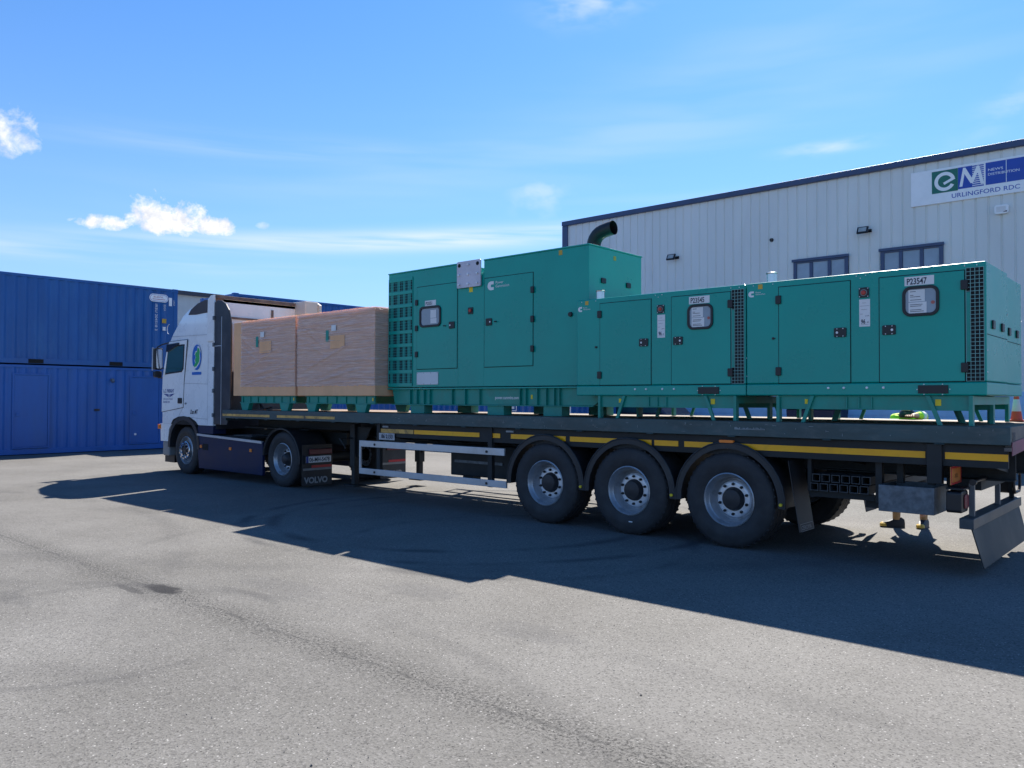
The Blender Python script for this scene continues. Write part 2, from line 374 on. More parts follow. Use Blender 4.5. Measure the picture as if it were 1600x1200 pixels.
    def build(s, name, m, parent=None, smooth=False, bevel=0.0, segs=2, origin=None, label=None, sharp=35):
        root = parent
        while root is not None and root.parent is not None: root = root.parent
        off = Vector(origin) if origin is not None else (Vector(root['bo']) if root is not None and 'bo' in root else Vector((0, 0, 0)))
        me = bpy.data.meshes.new(name)
        me.from_pydata([tuple(Vector(p) - off) for p in s.v], [], s.f); me.validate()
        bm = bmesh.new(); bm.from_mesh(me); bmesh.ops.recalc_face_normals(bm, faces=bm.faces); bm.to_mesh(me); bm.free()
        me.materials.append(m)
        if smooth:
            me.shade_smooth(); me.set_sharp_from_angle(angle=radians(sharp))
        ob = bpy.data.objects.new(name, me); COL.objects.link(ob)
        if parent is not None: ob.parent = parent
        if bevel:
            bv = ob.modifiers.new('bevel', 'BEVEL'); bv.width = bevel; bv.segments = segs; bv.limit_method = 'ANGLE'; bv.angle_limit = radians(40)
        if label: ob['label'] = label
        return ob

def thing(name, label, cat, base, group=None, kind=None):
    o = bpy.data.objects.new(name, None); COL.objects.link(o)
    o.location = base; o['bo'] = tuple(base); o['label'] = label; o['category'] = cat
    if group: o['group'] = group
    if kind: o['kind'] = kind
    o.empty_display_size = 0.2
    return o
def copy_tree(o, parent=None):
    c = o.copy(); COL.objects.link(c)
    if parent is not None: c.parent = parent
    for ch in [q for q in bpy.data.objects if q.parent == o]: copy_tree(ch, c)
    return c
def rrect(x0, x1, z0, z1, r, n=5):
    pts = []
    for cx, cz, a0 in ((x1 - r, z1 - r, 0), (x0 + r, z1 - r, pi / 2), (x0 + r, z0 + r, pi), (x1 - r, z0 + r, 1.5 * pi)):
        for i in range(n + 1):
            a = a0 + (pi / 2) * i / n; pts.append((cx + r * cos(a), cz + r * sin(a)))
    return pts

# ------------------------------------------------------------------ ground
g = MB(); N = 8
g.add([(-400, -400, 0), (400, -400, 0), (400, 600, 0), (-400, 600, 0)], [(0, 1, 2, 3)])
go = g.build('ground', ASPH); go['kind'] = 'structure'; go['label'] = 'worn grey asphalt yard with oil stain and paving joint'
# loose grit
gm = MB(); rr = random.Random(3)
for i in range(2600):
    d = 1.6 + 9.5 * rr.random() ** 1.4; a = rr.uniform(-0.62, 0.62)
    fx = CF.x * cos(a) - CF.y * sin(a); fy = CF.x * sin(a) + CF.y * cos(a)
    x = CP.x + fx * d; y = CP.y + fy * d
    if y > -0.3: continue
    s_ = rr.uniform(0.0012, 0.0042) * (1.0 if rr.random() < 0.985 else 2.2)
    vs = []
    for q in ((1, 0, 0), (-1, 0, 0), (0, 1, 0), (0, -1, 0), (0, 0, 1), (0, 0, -0.3)):
        vs.append((x + q[0] * s_ * rr.uniform(.6, 1.5), y + q[1] * s_ * rr.uniform(.6, 1.5), max(0.0005, s_ * 0.4 + q[2] * s_ * rr.uniform(.4, 1.0))))
    gm.add(vs, [(0, 2, 4), (2, 1, 4), (1, 3, 4), (3, 0, 4), (2, 0, 5), (1, 2, 5), (3, 1, 5), (0, 3, 5)])
gr = gm.build('grit', mat('loose grit', (0.16, 0.15, 0.14), 0.8, var=0.8, vscale=9)); gr['kind'] = 'stuff'
gr['label'] = 'loose stone grit scattered over the asphalt'; gr['category'] = 'grit'

# ------------------------------------------------------------------ warehouse
YW = 18.5
wh = thing('warehouse', 'pale ribbed metal warehouse with blue grey eaves trim and high windows', 'building', (-3.5, 28.5, 0))
pr = []; x = -13.95; depth = 0.03
X1 = 9.05
while x < X1 - 0.3:
    pr += [(x, YW), (x + 0.265, YW), (x + 0.285, YW + depth), (x + 0.315, YW + depth)]; x += 0.3333
pr.append((X1, YW))
ZT = 9.0
cm = MB(); n = len(pr)
cm.add([(p[0], p[1], 1.9) for p in pr] + [(p[0], p[1], ZT) for p in pr], [(i, i + 1, n + i + 1, n + i) for i in range(n - 1)])
cm.box(-13.95, X1, YW + 0.05, YW + 20, 0.0, ZT - 0.03)
cm.build('wall', CLAD, wh)
MB().box(-13.97, X1 + .02, YW - 0.05, YW + 0.045, 0, 1.14).box(-13.97, X1 + .02, YW - 0.05, YW + 0.045, 1.16, 1.9).box(-13.96, X1, YW - .02, YW + .044, 1.14, 1.16).build('lower_wall', DADO, wh, label='pale blue lower wall band')
MB().prism([(YW + 20, ZT), (YW + 10, ZT + 1.0), (YW + 0.1, ZT)], 'x', -13.9, X1).build('roof', TRIM, wh)
MB().box(-14.0, X1 + .05, YW - 0.12, YW + 0.1, ZT - 0.1, ZT + 0.09).build('eaves_trim', TRIM, wh, bevel=0.02)
MB().box(-14.01, -13.74, YW - 0.06, YW + 0.16, 1.91, ZT - 0.101).build('corner_trim', TRIM, wh)
for (a, b, zt_) in ((-4.1, -2.3, 6.35), (-1.3, 0.49, 6.38)):
    zb_ = zt_ - 0.95
    wf = MB().frame([(a, zb_), (b, zb_), (b, zt_), (a, zt_)], [(a + .11, zb_ + .1), (b - .11, zb_ + .1), (b - .11, zt_ - .11), (a + .11, zt_ - .11)], 'y', YW - 0.09, YW - 0.004)
    wf.box(a - 0.04, b + 0.04, YW - .14, YW - 0.092, zt_ - 0.06, zt_ + 0.03)
    for k in (1, 2):
        xm = a + (b - a) * k / 3; wf.box(xm - 0.055, xm + 0.055, YW - 0.08, YW - 0.01, zb_ + .1, zt_ - .11)
    wo = wf.build('window', TRIM, wh, bevel=0.008)
    for k in range(3):
        xa = a + (b - a) * k / 3 + 0.06 + (.05 if k == 0 else 0); xb = a + (b - a) * (k + 1) / 3 - 0.06 - (.05 if k == 2 else 0)
        MB().box(xa, xb, YW - 0.045, YW - 0.03, zb_ + .1, zt_ - .11).build('pane', GLASSB, wo)

# sign on the warehouse
sg = thing('warehouse_sign', 'white wall sign reading eM News Distribution Urlingford RDC', 'sign', (1.6, YW - 0.05, 7.6))
YS = YW - 0.06
MB().box(-0.4, 3.6, YS, YW - 0.003, 7.6, 8.65).build('board', SIGNW, sg, bevel=0.004)
MB().box(0.19, 0.90, YS - 0.004, YS - 0.001, 7.905, 8.575).build('green_panel', SIGNG, sg)
bp = MB().box(0.903, 1.28, YS - 0.004, YS - 0.001, 7.935, 8.58)
for i in range(11):
    z0 = 7.935 + i * 0.0597; bp.box(1.283, 1.58, YS - 0.004, YS - 0.001, z0, z0 + 0.035)
bp.prism([(1.625, 7.935), (2.9, 7.935), (3.15, 8.1), (3.15, 8.42), (2.9, 8.585), (1.625, 8.585)], 'y', YS - 0.004, YS - 0.001)
bp.build('blue_panel', SIGNB, sg)
lt = MB()
# round e
c_ = (0.545, 8.235); R_ = 0.285; r_ = 0.185; po = []; pi_ = []
for i in range(29):
    a = radians(-5 - 0 + 22) + (2 * pi - radians(45)) * i / 28
    po.append((c_[0] + R_ * cos(a), c_[1] + R_ * sin(a))); pi_.append((c_[0] + r_ * cos(a), c_[1] + r_ * sin(a)))
vv = [(p[0], YS - 0.007, p[1]) for p in po] + [(p[0], YS - 0.007, p[1]) for p in pi_]
lt.add(vv, [(i, i + 1, 30 + i, 29 + i) for i in range(28)])
lt.prism([(0.50, 8.20), (0.53, 8.13), (0.83, 8.27), (0.80, 8.345)], 'y', YS - 0.0075, YS - 0.005)
# big M
lt.prism([(0.94, 8.0), (1.02, 8.0), (1.075, 8.36), (1.235, 8.06), (1.30, 8.06), (1.42, 8.36), (1.5, 8.0), (1.59, 8.0), (1.46, 8.55), (1.40, 8.55), (1.265, 8.22), (1.10, 8.55), (1.04, 8.55)], 'y', YS - 0.0075, YS - 0.005)
lt.text('NEWS', 0.105, (1.68, YS - 0.006, 8.33), sq=1.35); lt.text('DISTRIBUTION', 0.105, (1.68, YS - 0.006, 8.2), sq=1.15)
lt.box(2.14, 2.155, YS - .0065, YS - .0045, 7.94, 8.58)
lt.build('white_lettering', SIGNW, sg)
MB().text('URLINGFORD RDC', 0.185, (0.72, YS - 0.003, 7.70), sq=1.12, bold=0.001).build('blue_lettering', SIGNB, sg)

def flood(x, z, lab):
    f = thing('floodlight', lab, 'floodlight', (x, YW, z), 'floodlights on the warehouse wall')
    b = MB(); T = Matrix.Rotation(radians(-28), 3, 'X')
    def tb(x0, x1, y0, y1, z0, z1):
        q = MB().box(x0, x1, y0, y1, z0, z1); return [tuple(T @ Vector(v) + Vector((x, YW - 0.26, z))) for v in q.v], q.f
    b.add(*tb(-.17, .17, -.03, .03, -.12, .12)); b.build('housing', BLACKP, f, bevel=0.01)
    MB().add(*tb(-.12, .12, -.036, -.031, -.08, .08)).build('lens', mat('lamp lens', (0.4, 0.42, 0.4), 0.15), f)
    MB().box(x + .08, x + .11, YW - .26, YW - .004, z - .02, z + .02).box(x + .03, x + .2, YW - .02, YW - .003, z - .05, z + .05).build('bracket', BLACKP, f)
flood(-1.78, 7.05, 'black floodlight above the two high windows')
flood(-8.7, 6.98, 'black floodlight on the wall beside the big generator')
cb = thing('wall_alarm_box', 'white rounded alarm box on the warehouse wall under the sign', 'alarm box', (2.03, YW, 7.0))
MB().prism(rrect(1.85, 2.2, 7.03, 7.29, 0.06), 'y', YW - 0.13, YW - 0.003).build('case', SIGNW, cb, bevel=0.01)
MB().box(1.9, 2.14, YW - .135, YW - .131, 7.08, 7.24).build('cover', PAPER, cb, bevel=0.002)
MB().prism([(2.06, 7.07), (2.17, 7.07), (2.17, 7.11)], 'y', YW - 0.139, YW - 0.136).build('dark_corner', INK, cb)
sn = thing('wall_sensor', 'small dark round sensor on the warehouse wall', 'sensor', (-4.89, YW, 7.17))
MB().lathe([(0.0, -0.09), (0.05, -0.08), (0.06, -0.03), (0.07, -0.003)], (-4.89, YW, 7.17), 14).build('dome', HUBD, sn, smooth=True)

# pale distant shed
fs = thing('distant_shed', 'white shed with dark eave seen behind the container stack', 'building', (-35, 14, 0))
MB().box(-40, -30, 4, 34, 0, 6.5).build('wall', mat('white render', (0.6, 0.6, 0.56), 0.6, var=0.05), fs)
MB().box(-40.2, -29.8, 3.8, 34.2, 6.5, 6.68).build('roof', mat('dark eave', (0.05, 0.05, 0.07), 0.5), fs)
MB().box(-29.98, -29.9, 9, 11.4, 0, 3).build('door', TRIM, fs)

# ------------------------------------------------------------------ containers
def container(label, base, length, material, rotz, doors=False, logo=None, mark=None, pockets=True, group='stacked blue shipping containers', endlogo=False):
    # local frame: corner at base, side face is x=0 plane running +y, body toward -x
    bx, by, bz = base
    o = thing('shipping_container', label, 'container', (bx - 1.22, by + length / 2, bz), group)
    wd = 2.44; H = 2.59
    fr = MB()
    for (xa, xb) in ((-0.12, 0), (-wd, -wd + 0.12)):
        for (ya, yb) in ((0, 0.14), (length - 0.14, length)):
            fr.box(bx + xa, bx + xb, by + ya, by + yb, bz + 0.0, bz + H)
    for (xa, xb) in ((-0.07, -0.006), (-wd + 0.006, -wd + 0.07)):
        fr.box(bx + xa, bx + xb, by + 0.141, by + length - 0.141, bz + H - 0.1, bz + H - 0.02)
        fr.box(bx + xa, bx + xb, by + 0.141, by + length - 0.141, bz + 0.02, bz + 0.17)
    for ya, yb in ((0.006, 0.08), (length - 0.08, length - 0.006)):
        fr.box(bx - wd + 0.121, bx - 0.121, by + ya, by + yb, bz + H - 0.11, bz + H - 0.02)
        fr.box(bx - wd + 0.121, bx - 0.121, by + ya, by + yb, bz + 0.02, bz + 0.17)
    fr.build('frame', material, o, bevel=0.006)
    for xa in (-0.17, -wd - 0.008):
        for ya in (-0.008, length - 0.17):
            for za in (-0.004 + 0.004, H - 0.118):
                MB().box(bx + xa, bx + xa + 0.178, by + ya, by + ya + 0.178, bz + za, bz + za + 0.122).build('corner_casting', material, o, bevel=0.01)
    # corrugated sides
    for xf, sgn in ((-0.015, -1), (-wd + 0.015, 1)):
        p = []; y = 0.14
        while y < length - 0.42:
            for dy, dd in ((0, 0), (0.07, 0), (0.138, 1), (0.21, 1)): p.append((bx + xf + sgn * (0.026 if doors else 0.032) * dd, by + y + dy))
            y += 0.278
        p.append((bx + xf, by + y)); p.append((bx + xf, by + length - 0.14)); n = len(p)
        m_ = MB(); m_.add([(q[0], q[1], bz + 0.17) for q in p] + [(q[0], q[1], bz + H - 0.1) for q in p], [(i, i + 1, n + i + 1, n + i) for i in range(n - 1)])
        m_.build('side_panel', material, o)
    for yf, sgn in ((0.015, 1), (length - 0.015, -1)):
        p = []; x_ = 0.12
        while x_ < wd - 0.35:
            for dx, dd in ((0, 0), (0.07, 0), (0.138, 1), (0.21, 1)): p.append((bx - x_ - dx, by + yf + sgn * 0.036 * dd))
            x_ += 0.278
        p.append((bx - wd + 0.12, by + yf)); n = len(p)
        m_ = MB(); m_.add([(q[0], q[1], bz + 0.17) for q in p] + [(q[0], q[1], bz + H - 0.11) for q in p], [(i, i + 1, n + i + 1, n + i) for i in range(n - 1)])
        m_.build('end_panel', material, o)
    MB().box(bx - wd + 0.03, bx - 0.03, by + 0.03, by + length - 0.03, bz + H - 0.05, bz + H - 0.03).build('roof', material, o)
    MB().box(bx - wd + 0.05, bx - 0.05, by + 0.05, by + length - 0.05, bz + 0.03, bz + 0.1).build('floor', BLACKM, o)
    if pockets:
        for yy in (length - 4.4, length - 2.15):
            MB().box(bx - 0.05, bx - 0.002, by + yy, by + yy + 0.4, bz + 0.03, bz + 0.15).build('fork_pocket', BLACKM, o)
    if doors:
        for (ya, yb) in doors:
            MB().frame([(ya, bz + 0.19), (yb, bz + 0.19), (yb, bz + 2.33), (ya, bz + 2.33)], [(ya + .05, bz + .23), (yb - .05, bz + .23), (yb - .05, bz + 2.28), (ya + .05, bz + 2.28)], 'x', bx - 0.014, bx + 0.02).build('door_frame', material, o, bevel=0.004)
            dd = MB().box(bx - .012, bx + .004, ya + .055, yb - .055, bz + .235, bz + 2.275).build('door', material, o, bevel=0.004)
            MB().box(bx + .005, bx + .03, ya + .1, ya + .2, bz + 1.1, bz + 1.2).build('handle', CBLUE2, dd, bevel=0.01)
        MB().lathe([(0, 0.03), (0.06, 0.025), (0.08, 0.0)], (0, 0, 0), 14).v
        v = MB(); yy = doors[0][1] + 1.75
        v.tube([(bx + .0, yy, bz + 2.18), (bx + .07, yy, bz + 2.19), (bx + .1, yy, bz + 2.12)], 0.05, 10); v.build('vent_cowl', GALV, o, smooth=True)
        MB().cyl((bx - .01, doors[-1][0] + .18, bz + .5), (bx + .03, doors[-1][0] + .18, bz + .5), 0.035, n=12).build('door_knob', STUD, o)
        MB().box(bx - .03, bx + .012, doors[0][1] + 1.25, doors[0][1] + 1.4, bz + 1.24, bz + 1.3).build('wall_bracket', BLACKP, o)
    if logo:
        L = MB().prism(rrect(by + logo[0], by + logo[0] + .62, bz + 2.13, bz + 2.38, 0.124, 6), 'x', bx + 0.003, bx + 0.008)
        lo = L.build('company_logo', SIGNW, o)
        r = MB().frame(rrect(by + logo[0] + .025, by + logo[0] + .595, bz + 2.155, bz + 2.355, 0.098, 6), rrect(by + logo[0] + .035, by + logo[0] + .585, bz + 2.165, bz + 2.345, 0.088, 6), 'x', bx + .0085, bx + .0105)
        r.build('logo_outline', SIGNB, lo)
        MB().text('IRS-RENTAL', 0.085, (bx + .009, by + logo[0] + .13, bz + 2.255), (0, 1, 0), sq=.72).box(bx + .0085, bx + .0105, by + logo[0] + .1, by + logo[0] + .52, bz + 2.205, bz + 2.22).build('logo_text', mat('logo red', (0.35, 0.03, 0.1), 0.5), lo)
        t = MB(); y0 = by + logo[0] + .11
        t.text('IRSU 204518 3', 0.115, (bx + .006, y0 + .08, bz + 2.07), (0, 0, -1), (0, 1, 0), sq=1.25)
        t.text('22G1', 0.1, (bx + .006, y0 + .36, bz + 2.07), (0, 0, -1), (0, 1, 0), sq=1.0)
        t.text('CSC', 0.07, (bx + .006, by + length - .1, bz + 2.05), (0, 0, 1), (0, -1, 0), sq=1.4)
        t.box(bx + .003, bx + .007, y0 + .33, y0 + .43, bz + 1.22, bz + 1.34)
        t.build('marking', WHITET, o)
        MB().box(bx + .003, bx + .008, y0 + .31, y0 + .45, bz + 1.46, bz + 1.6).build('amber_plate', OLAB, o)
        MB().box(bx + .003, bx + .008, by + length - .3, by + length - .2, bz + 2.03, bz + 2.3).build('number_plate', SIGNW, o)
    if endlogo:
        lo = MB().prism(rrect(bx - 1.75, bx - 1.05, bz + 2.0, bz + 2.36, 0.17, 6), 'y', by - .012, by - .004).build('company_logo', SIGNW, o)
        MB().text('IRS', 0.18, (bx - 1.62, by - .014, bz + 2.1)).build('logo_text', SIGNB, lo)
    if mark:
        MB().text(*mark).build('marking', WHITET, o)
    if rotz: 
        # rotate about the visible ground corner
        P = Vector((bx, by, bz)); R = Matrix.Rotation(rotz, 3, 'Z'); L0 = Vector(o['bo'])
        o.location = P + R @ (L0 - P); o.rotation_euler = (0, 0, rotz)
    return o
ca = math.atan(0.0187)
container('lower blue site container with two flush doors and a vent cowl', (-18.66, -7.95, 0.0), 12.19, CBLUE2, ca, doors=((-0.56, 0.42), (2.72, 3.7)), pockets=False)
container('upper blue container of the left stack with oval logo', (-18.65, -7.95, 2.592), 12.19, CBLUE, ca, logo=(11.25,))
container('upper blue container of the stack behind the cab roof', (-18.1, 5.8, 2.592), 12.19, CBLUE, radians(-1.7), logo=(0.35,), endlogo=True)
container('lower blue container of the stack behind the cab roof', (-18.1, 5.8, 0.0), 12.19, CBLUE2, radians(-1.7))
bc = container('short blue container with white marking and white corner behind the big generator', (-8.7, 11.2, 0.0), 6.06, CBLUE, pi / 2, group='ground level blue containers')
bc.location = (-8.05 - 3.03, 11.2 + 1.22, 0)
bc.rotation_euler = (0, 0, -pi / 2)
MX0, MX1 = -11.10, -10.62
wm = MB()
wm.box(-8.15, -8.03, 11.17, 11.199, 0.1, 2.45); 
bcw = wm.build('white_corner_stripe', WHITET, None)
bcw.parent = bc; bcw.matrix_parent_inverse = Matrix.Translation(bc.location).inverted() if False else (Matrix.Translation(bc.location) @ Matrix.Rotation(-pi / 2, 4, 'Z')).inverted()
tm = MB().text('WTI', 0.20, (MX0, 11.19, 1.27)).frame([(MX1, 1.25), (MX1 + .42, 1.25), (MX1 + .42, 1.47), (MX1, 1.47)], [(MX1 + .03, 1.28), (MX1 + .39, 1.28), (MX1 + .39, 1.44), (MX1 + .03, 1.44)], 'y', 11.188, 11.192).box(MX1 + .1, MX1 + .32, 11.188, 11.192, 1.32, 1.4).build('marking', WHITET, None)
tm.parent = bc; tm.matrix_parent_inverse = (Matrix.Translation(bc.location) @ Matrix.Rotation(-pi / 2, 4, 'Z')).inverted()

# ------------------------------------------------------------------ wheels
def tyre_profile(R, w, rim, bulge=0.0):
    h = w
    return [(rim - 0.004, 0.03), (rim + 0.03, 0.006), (rim + 0.1, -0.008), (R - 0.12, -0.010), (R - 0.05, 0.0), (R - 0.018, 0.014), (R - 0.003, 0.035),
            (R, 0.07), (R, 0.11), (R - 0.012, 0.113), (R - 0.012, 0.121), (R, 0.124), (R, w / 2 - .008), (R - 0.012, w / 2 - .006), (R - .012, w / 2 + .006), (R, w / 2 + .008),
            (R, w - 0.124), (R - 0.012, w - 0.121), (R - 0.012, w - 0.113), (R, w - 0.11), (R, w - 0.07), (R - 0.003, w - 0.035), (R - 0.05, w), (rim + 0.05, w), (rim - 0.004, w - 0.03)]
def wheel_mesh(root, kind):
    """wheel centred on the origin, outer face toward -y (y grows inward)"""
    sv = tuple(root['bo']); root['bo'] = (0.0, 0.0, 0.0)
    if kind == 'trailer': R, wd, rr_ = 0.53, 0.385, 0.286
    elif kind == 'drive': R, wd, rr_ = 0.51, 0.28, 0.286
    else: R, wd, rr_ = 0.51, 0.3, 0.286
    m = MB()
    if kind == 'steer':
        prof = [(rr_ + 0.012, 0.03), (rr_ + 0.016, 0.012), (rr_ + 0.004, 0.006), (rr_ - 0.012, 0.03), (rr_ - 0.02, 0.08), (rr_ - 0.05, 0.075), (0.2, 0.045), (0.185, 0.02), (0.12, 0.02), (0.115, 0.04), (0.0, 0.04)]
    else:
        dp = 0.165 if kind == 'trailer' else 0.18
        prof = [(rr_ + 0.012, 0.03), (rr_ + 0.016, 0.01), (rr_ + 0.004, 0.003), (rr_ - 0.010, 0.02), (rr_ - 0.018, 0.05), (rr_ - 0.03, 0.062), (rr_ - 0.035, dp - 0.03), (rr_ - 0.055, dp), (0.205, dp - 0.006), (0.19, dp - 0.022), (0.178, dp - 0.026), (0.135, dp - 0.026), (0.13, dp - 0.0)]
    m.lathe(prof, n=48)
    wo = m.build('wheel', STEELRIM, root, smooth=True)
    if kind != 'steer':
        MB().lathe([(0.207, dp - .004), (0.205, dp - 0.012), (0.192, dp - 0.027), (0.178, dp - 0.031), (0.134, dp - 0.031), (0.131, dp - 0.01)], n=48).build('disc_ring', mat('bright disc alloy', (.78, .8, .84), .35, metal=.25, var=.1, dirt=(.3, .28, .26), dirtamt=.3, dscale=8), wo, smooth=True)
    t = MB().lathe(tyre_profile(R, wd, rr_), n=64)
    # shoulder tread blocks
    for i in range(44):
        a = 2 * pi * i / 44
        for y0 in (0.03, wd - 0.075):
            q = MB().box(-0.012, 0.012, y0, y0 + 0.05, R - 0.012, R + 0.004)
            t.add([(v[0] * cos(a) + v[2] * sin(a), v[1], -v[0] * sin(a) + v[2] * cos(a)) for v in q.v], q.f)
    t.build('tyre', RUBBER, wo, smooth=True)
    h = MB()
    if kind == 'steer':
        h.cyl((0, -0.03, 0), (0, 0.045, 0), 0.085, 0.1, 24)
    elif kind == 'trailer':
        h.lathe([(0, 0.06), (0.07, 0.062), (0.108, 0.072), (0.118, 0.09), (0.126, 0.115), (0.132, 0.15)], n=28)
    else:
        h.lathe([(0, 0.03), (0.07, 0.03), (0.085, 0.04), (0.1, 0.07), (0.13, 0.12), (0.135, 0.16)], n=28)
    h.build('hub', HUBD, wo, smooth=True)
    nn = MB()
    for i in range(10):
        a = 2 * pi * (i + 0.5) / 10; cx, cz = 0.168 * cos(a), 0.168 * sin(a)
        y1 = 0.139 if kind == 'trailer' else 0.154 if kind == 'drive' else 0.03
        nn.cyl((cx, y1 - 0.03, cz), (cx, y1 + 0.004, cz), 0.0165, 0.0165, 6); nn.cyl((cx, y1 - 0.045, cz), (cx, y1 - 0.03, cz), 0.0095, n=8)
    nn.build('wheel_nuts', BLACKP if kind == 'trailer' else HUBD, wo)
    if kind == 'steer':
        c = MB().lathe([(0.2, 0.03), (0.2, -0.012), (0.19, -0.02), (0.145, -0.02), (0.14, -0.01), (0.14, 0.02)], n=40)
        for i in range(10):
            a = 2 * pi * (i + 0.5) / 10; cx, cz = 0.168 * cos(a), 0.168 * sin(a); c.cyl((cx, -0.055, cz), (cx, -0.01, cz), 0.02, n=8)
        c.build('chrome_nut_ring', CHROME, wo, smooth=True)
    root['bo'] = sv
    return wo
def put_wheel(proto, root, c, far=False, first=False):
    o = proto if first else copy_tree(proto, root)
    o.location = Vector(c) - Vector(root['bo'])
    if far: o.rotation_euler = (0, 0, pi)
    return o

# ------------------------------------------------------------------ trailer
tr = thing('flatbed_trailer', 'long three axle flatbed trailer with dark green side beam and yellow tape', 'trailer', (-1.47, 1.275, 0))
XF, XR = -8.27, 5.33
ZT_, ZB_ = 1.4058, 1.2425
bd = MB()
y = 0.052
while y < 2.45:
    bd.box(XF + 0.05, XR - 0.05, y, min(y + 0.196, 2.498), ZT_ - 0.045, ZT_ - 0.002 + random.uniform(-.001, .001)); y += 0.2
bd.build('deck_boards', WOODD, tr)
for (a, b) in ((0.0, 0.05), (2.5, 2.55)):
    s_ = MB().box(XF, XR, a, b, ZB_, ZT_)
    for i in range(13):
        xx = XF + 0.5 + i * 1.04
        s_.box(xx, xx + 0.09, a + (.004 if a > 1 else -.004), b + (.004 if a > 1 else -.004), ZB_ - 0.012, ZB_ - 0.001)
    s_.build('side_beam', DECKG, tr, bevel=0.006)
MB().box(XF, XF + 0.05, 0.051, 2.499, ZB_ - .05, ZT_).build('front_beam', DECKG, tr, bevel=0.005)
MB().box(XR - 0.05, XR, 0.051, 2.499, ZB_ - 0.02, ZT_).box(XR - 0.05, XR + 0.004, 0.0, 2.55, 1.19, ZB_ - 0.021).build('rear_beam', mat('rear beam paint', (0.12, 0.1, 0.09), 0.6, var=0.2, dirt=(0.25, 0.2, 0.15), dirtamt=0.4), tr)
MB().prism([(0.03, 1.15), (0.9, 1.19), (0.9, 1.3), (0.03, 1.27)], 'x', XR + 0.004, XR + 0.01).build('rear_reflective_strip', mat('faded red marker', (0.22, 0.05, 0.09), 0.5, var=0.3), tr)
MB().text('2H', 0.1, (XR + 0.004, 0.08, 1.285), (0, 1, 0), bold=0.004).build('rear_lettering', INK, tr)
ch = MB()
for yc in (0.72, 1.83):
    ch.prism([(-8.1, 1.22), (-8.1, 1.08), (-4.6, 1.08), (-4.1, 0.93), (5.25, 0.88), (5.25, 1.22)], 'y', yc - 0.01, yc + 0.01)
    ch.prism([(-8.1, 1.08), (-8.1, 1.065), (-4.6, 1.065), (-4.1, 0.915), (5.25, 0.865), (5.25, 0.88), (-4.1, 0.93), (-4.6, 1.08)], 'y', yc - 0.07, yc + 0.07)
for i in range(21):
    xx = -8.0 + i * 0.66; ch.box(xx, xx + 0.06, 0.06, 2.49, 1.225, 1.355)
ch.box(-8.1, -5.9, 0.4, 2.15, 1.05, 1.064)
ch.build('chassis', CHASSIS, tr)
lr = MB()
for (a, b) in ((0.07, 0.1), (2.45, 2.48)): lr.box(-3.5, 5.3, a, b, 1.03, 1.235)
for i in range(14):
    xx = -3.4 + i * 0.66
    lr.prism([(0.1, 1.03), (0.7, 0.95), (0.7, 1.2), (0.1, 1.2)], 'x', xx, xx + 0.012)
lr.build('lower_side_rail', CHASSIS, tr)
# yellow tape, in lengths with gaps
tp = [(-3.41, -2.63), (-2.61, -1.22), (-0.98, -0.82), (-0.62, 0.02), (0.1, 0.33), (0.40, 1.62), (1.66, 1.98), (2.06, 2.42), (2.5, 2.68), (2.75, 4.62), (4.79, 5.3)]
for i, (a, b) in enumerate(tp):
    MB().box(a, b, 0.064, 0.068, 1.095, 1.158).build('yellow_reflective_tape' , YELLOW if i > 3 else (YELLOWVEIL if i < 1 else YELLOW), tr)
for a, b in ((-8.25, -6.55), (-6.3, -5.45), (-5.42, -4.55)):
    MB().box(a, b, -0.004, -0.001, 1.285, 1.33).build('amber_reflective_tape', YELLOWVEIL, tr)
# scuffs
sc = MB(); rs = random.Random(5)
for i in range(60):
    xx = rs.uniform(-3, 5.2); zz = rs.uniform(1.26, 1.385)
    if rs.random() < .35: sc.box(xx, xx + rs.uniform(.01, .05), -0.0075, -0.0065, zz, zz + 0.003)
    else: sc.box(xx, xx + .003, -0.0075, -0.0065, zz, min(1.4, zz + rs.uniform(.005, .03)))
for i in range(26):
    xx = 2.72 + i * 0.0135; sc.box(xx, xx + .008, -0.0075, -0.0065, 1.315, 1.32 + rs.uniform(.004, .022))
sc.build('paint_scuffs', mat('scuffed bare paint', (0.3, 0.34, 0.35), 0.6, var=0.3), tr)
# number plate on the frame
npl = MB().box(-3.43, -3.05, 0.045, 0.05, 0.985, 1.09).build('number_plate', mat('old plate', (.45, .45, .46), .5, var=.2, vscale=20), tr)
npl['label'] = 'worn grey number plate'
MB().text('86 2153', 0.085, (-3.37, 0.044, 1.01), sq=1.0, bold=.004).build('plate_text', INK, npl)
# side guard
def guard(ya, yb, name):
    s = MB(); s.box(-3.86, -0.7, ya, yb, 0.855, 0.955).box(-3.86, -0.66, ya, yb, 0.41, 0.505).box(-3.90, -3.862, ya, yb, 0.41, 0.955)
    go_ = s.build('side_guard', ALU, tr, bevel=0.004)
    b = MB()
    for xx in (-3.5, -1.03):
        for zz in (0.9, 0.455): b.cyl((xx, ya - .012 if ya < 1 else yb + .012, zz), (xx, ya if ya < 1 else yb, zz), 0.018, n=8)
    b.build('guard_bolts', BLACKP, go_)
    for xx in (-3.45, -1.0): MB().box(xx - .04, xx + .04, yb + .002 if ya < 1 else ya - .062, yb + .062 if ya < 1 else ya - .002, 0.4, 1.24).build('guard_post', CHASSIS, tr)
guard(0.015, 0.045, 'near'); guard(2.505, 2.535, 'far')
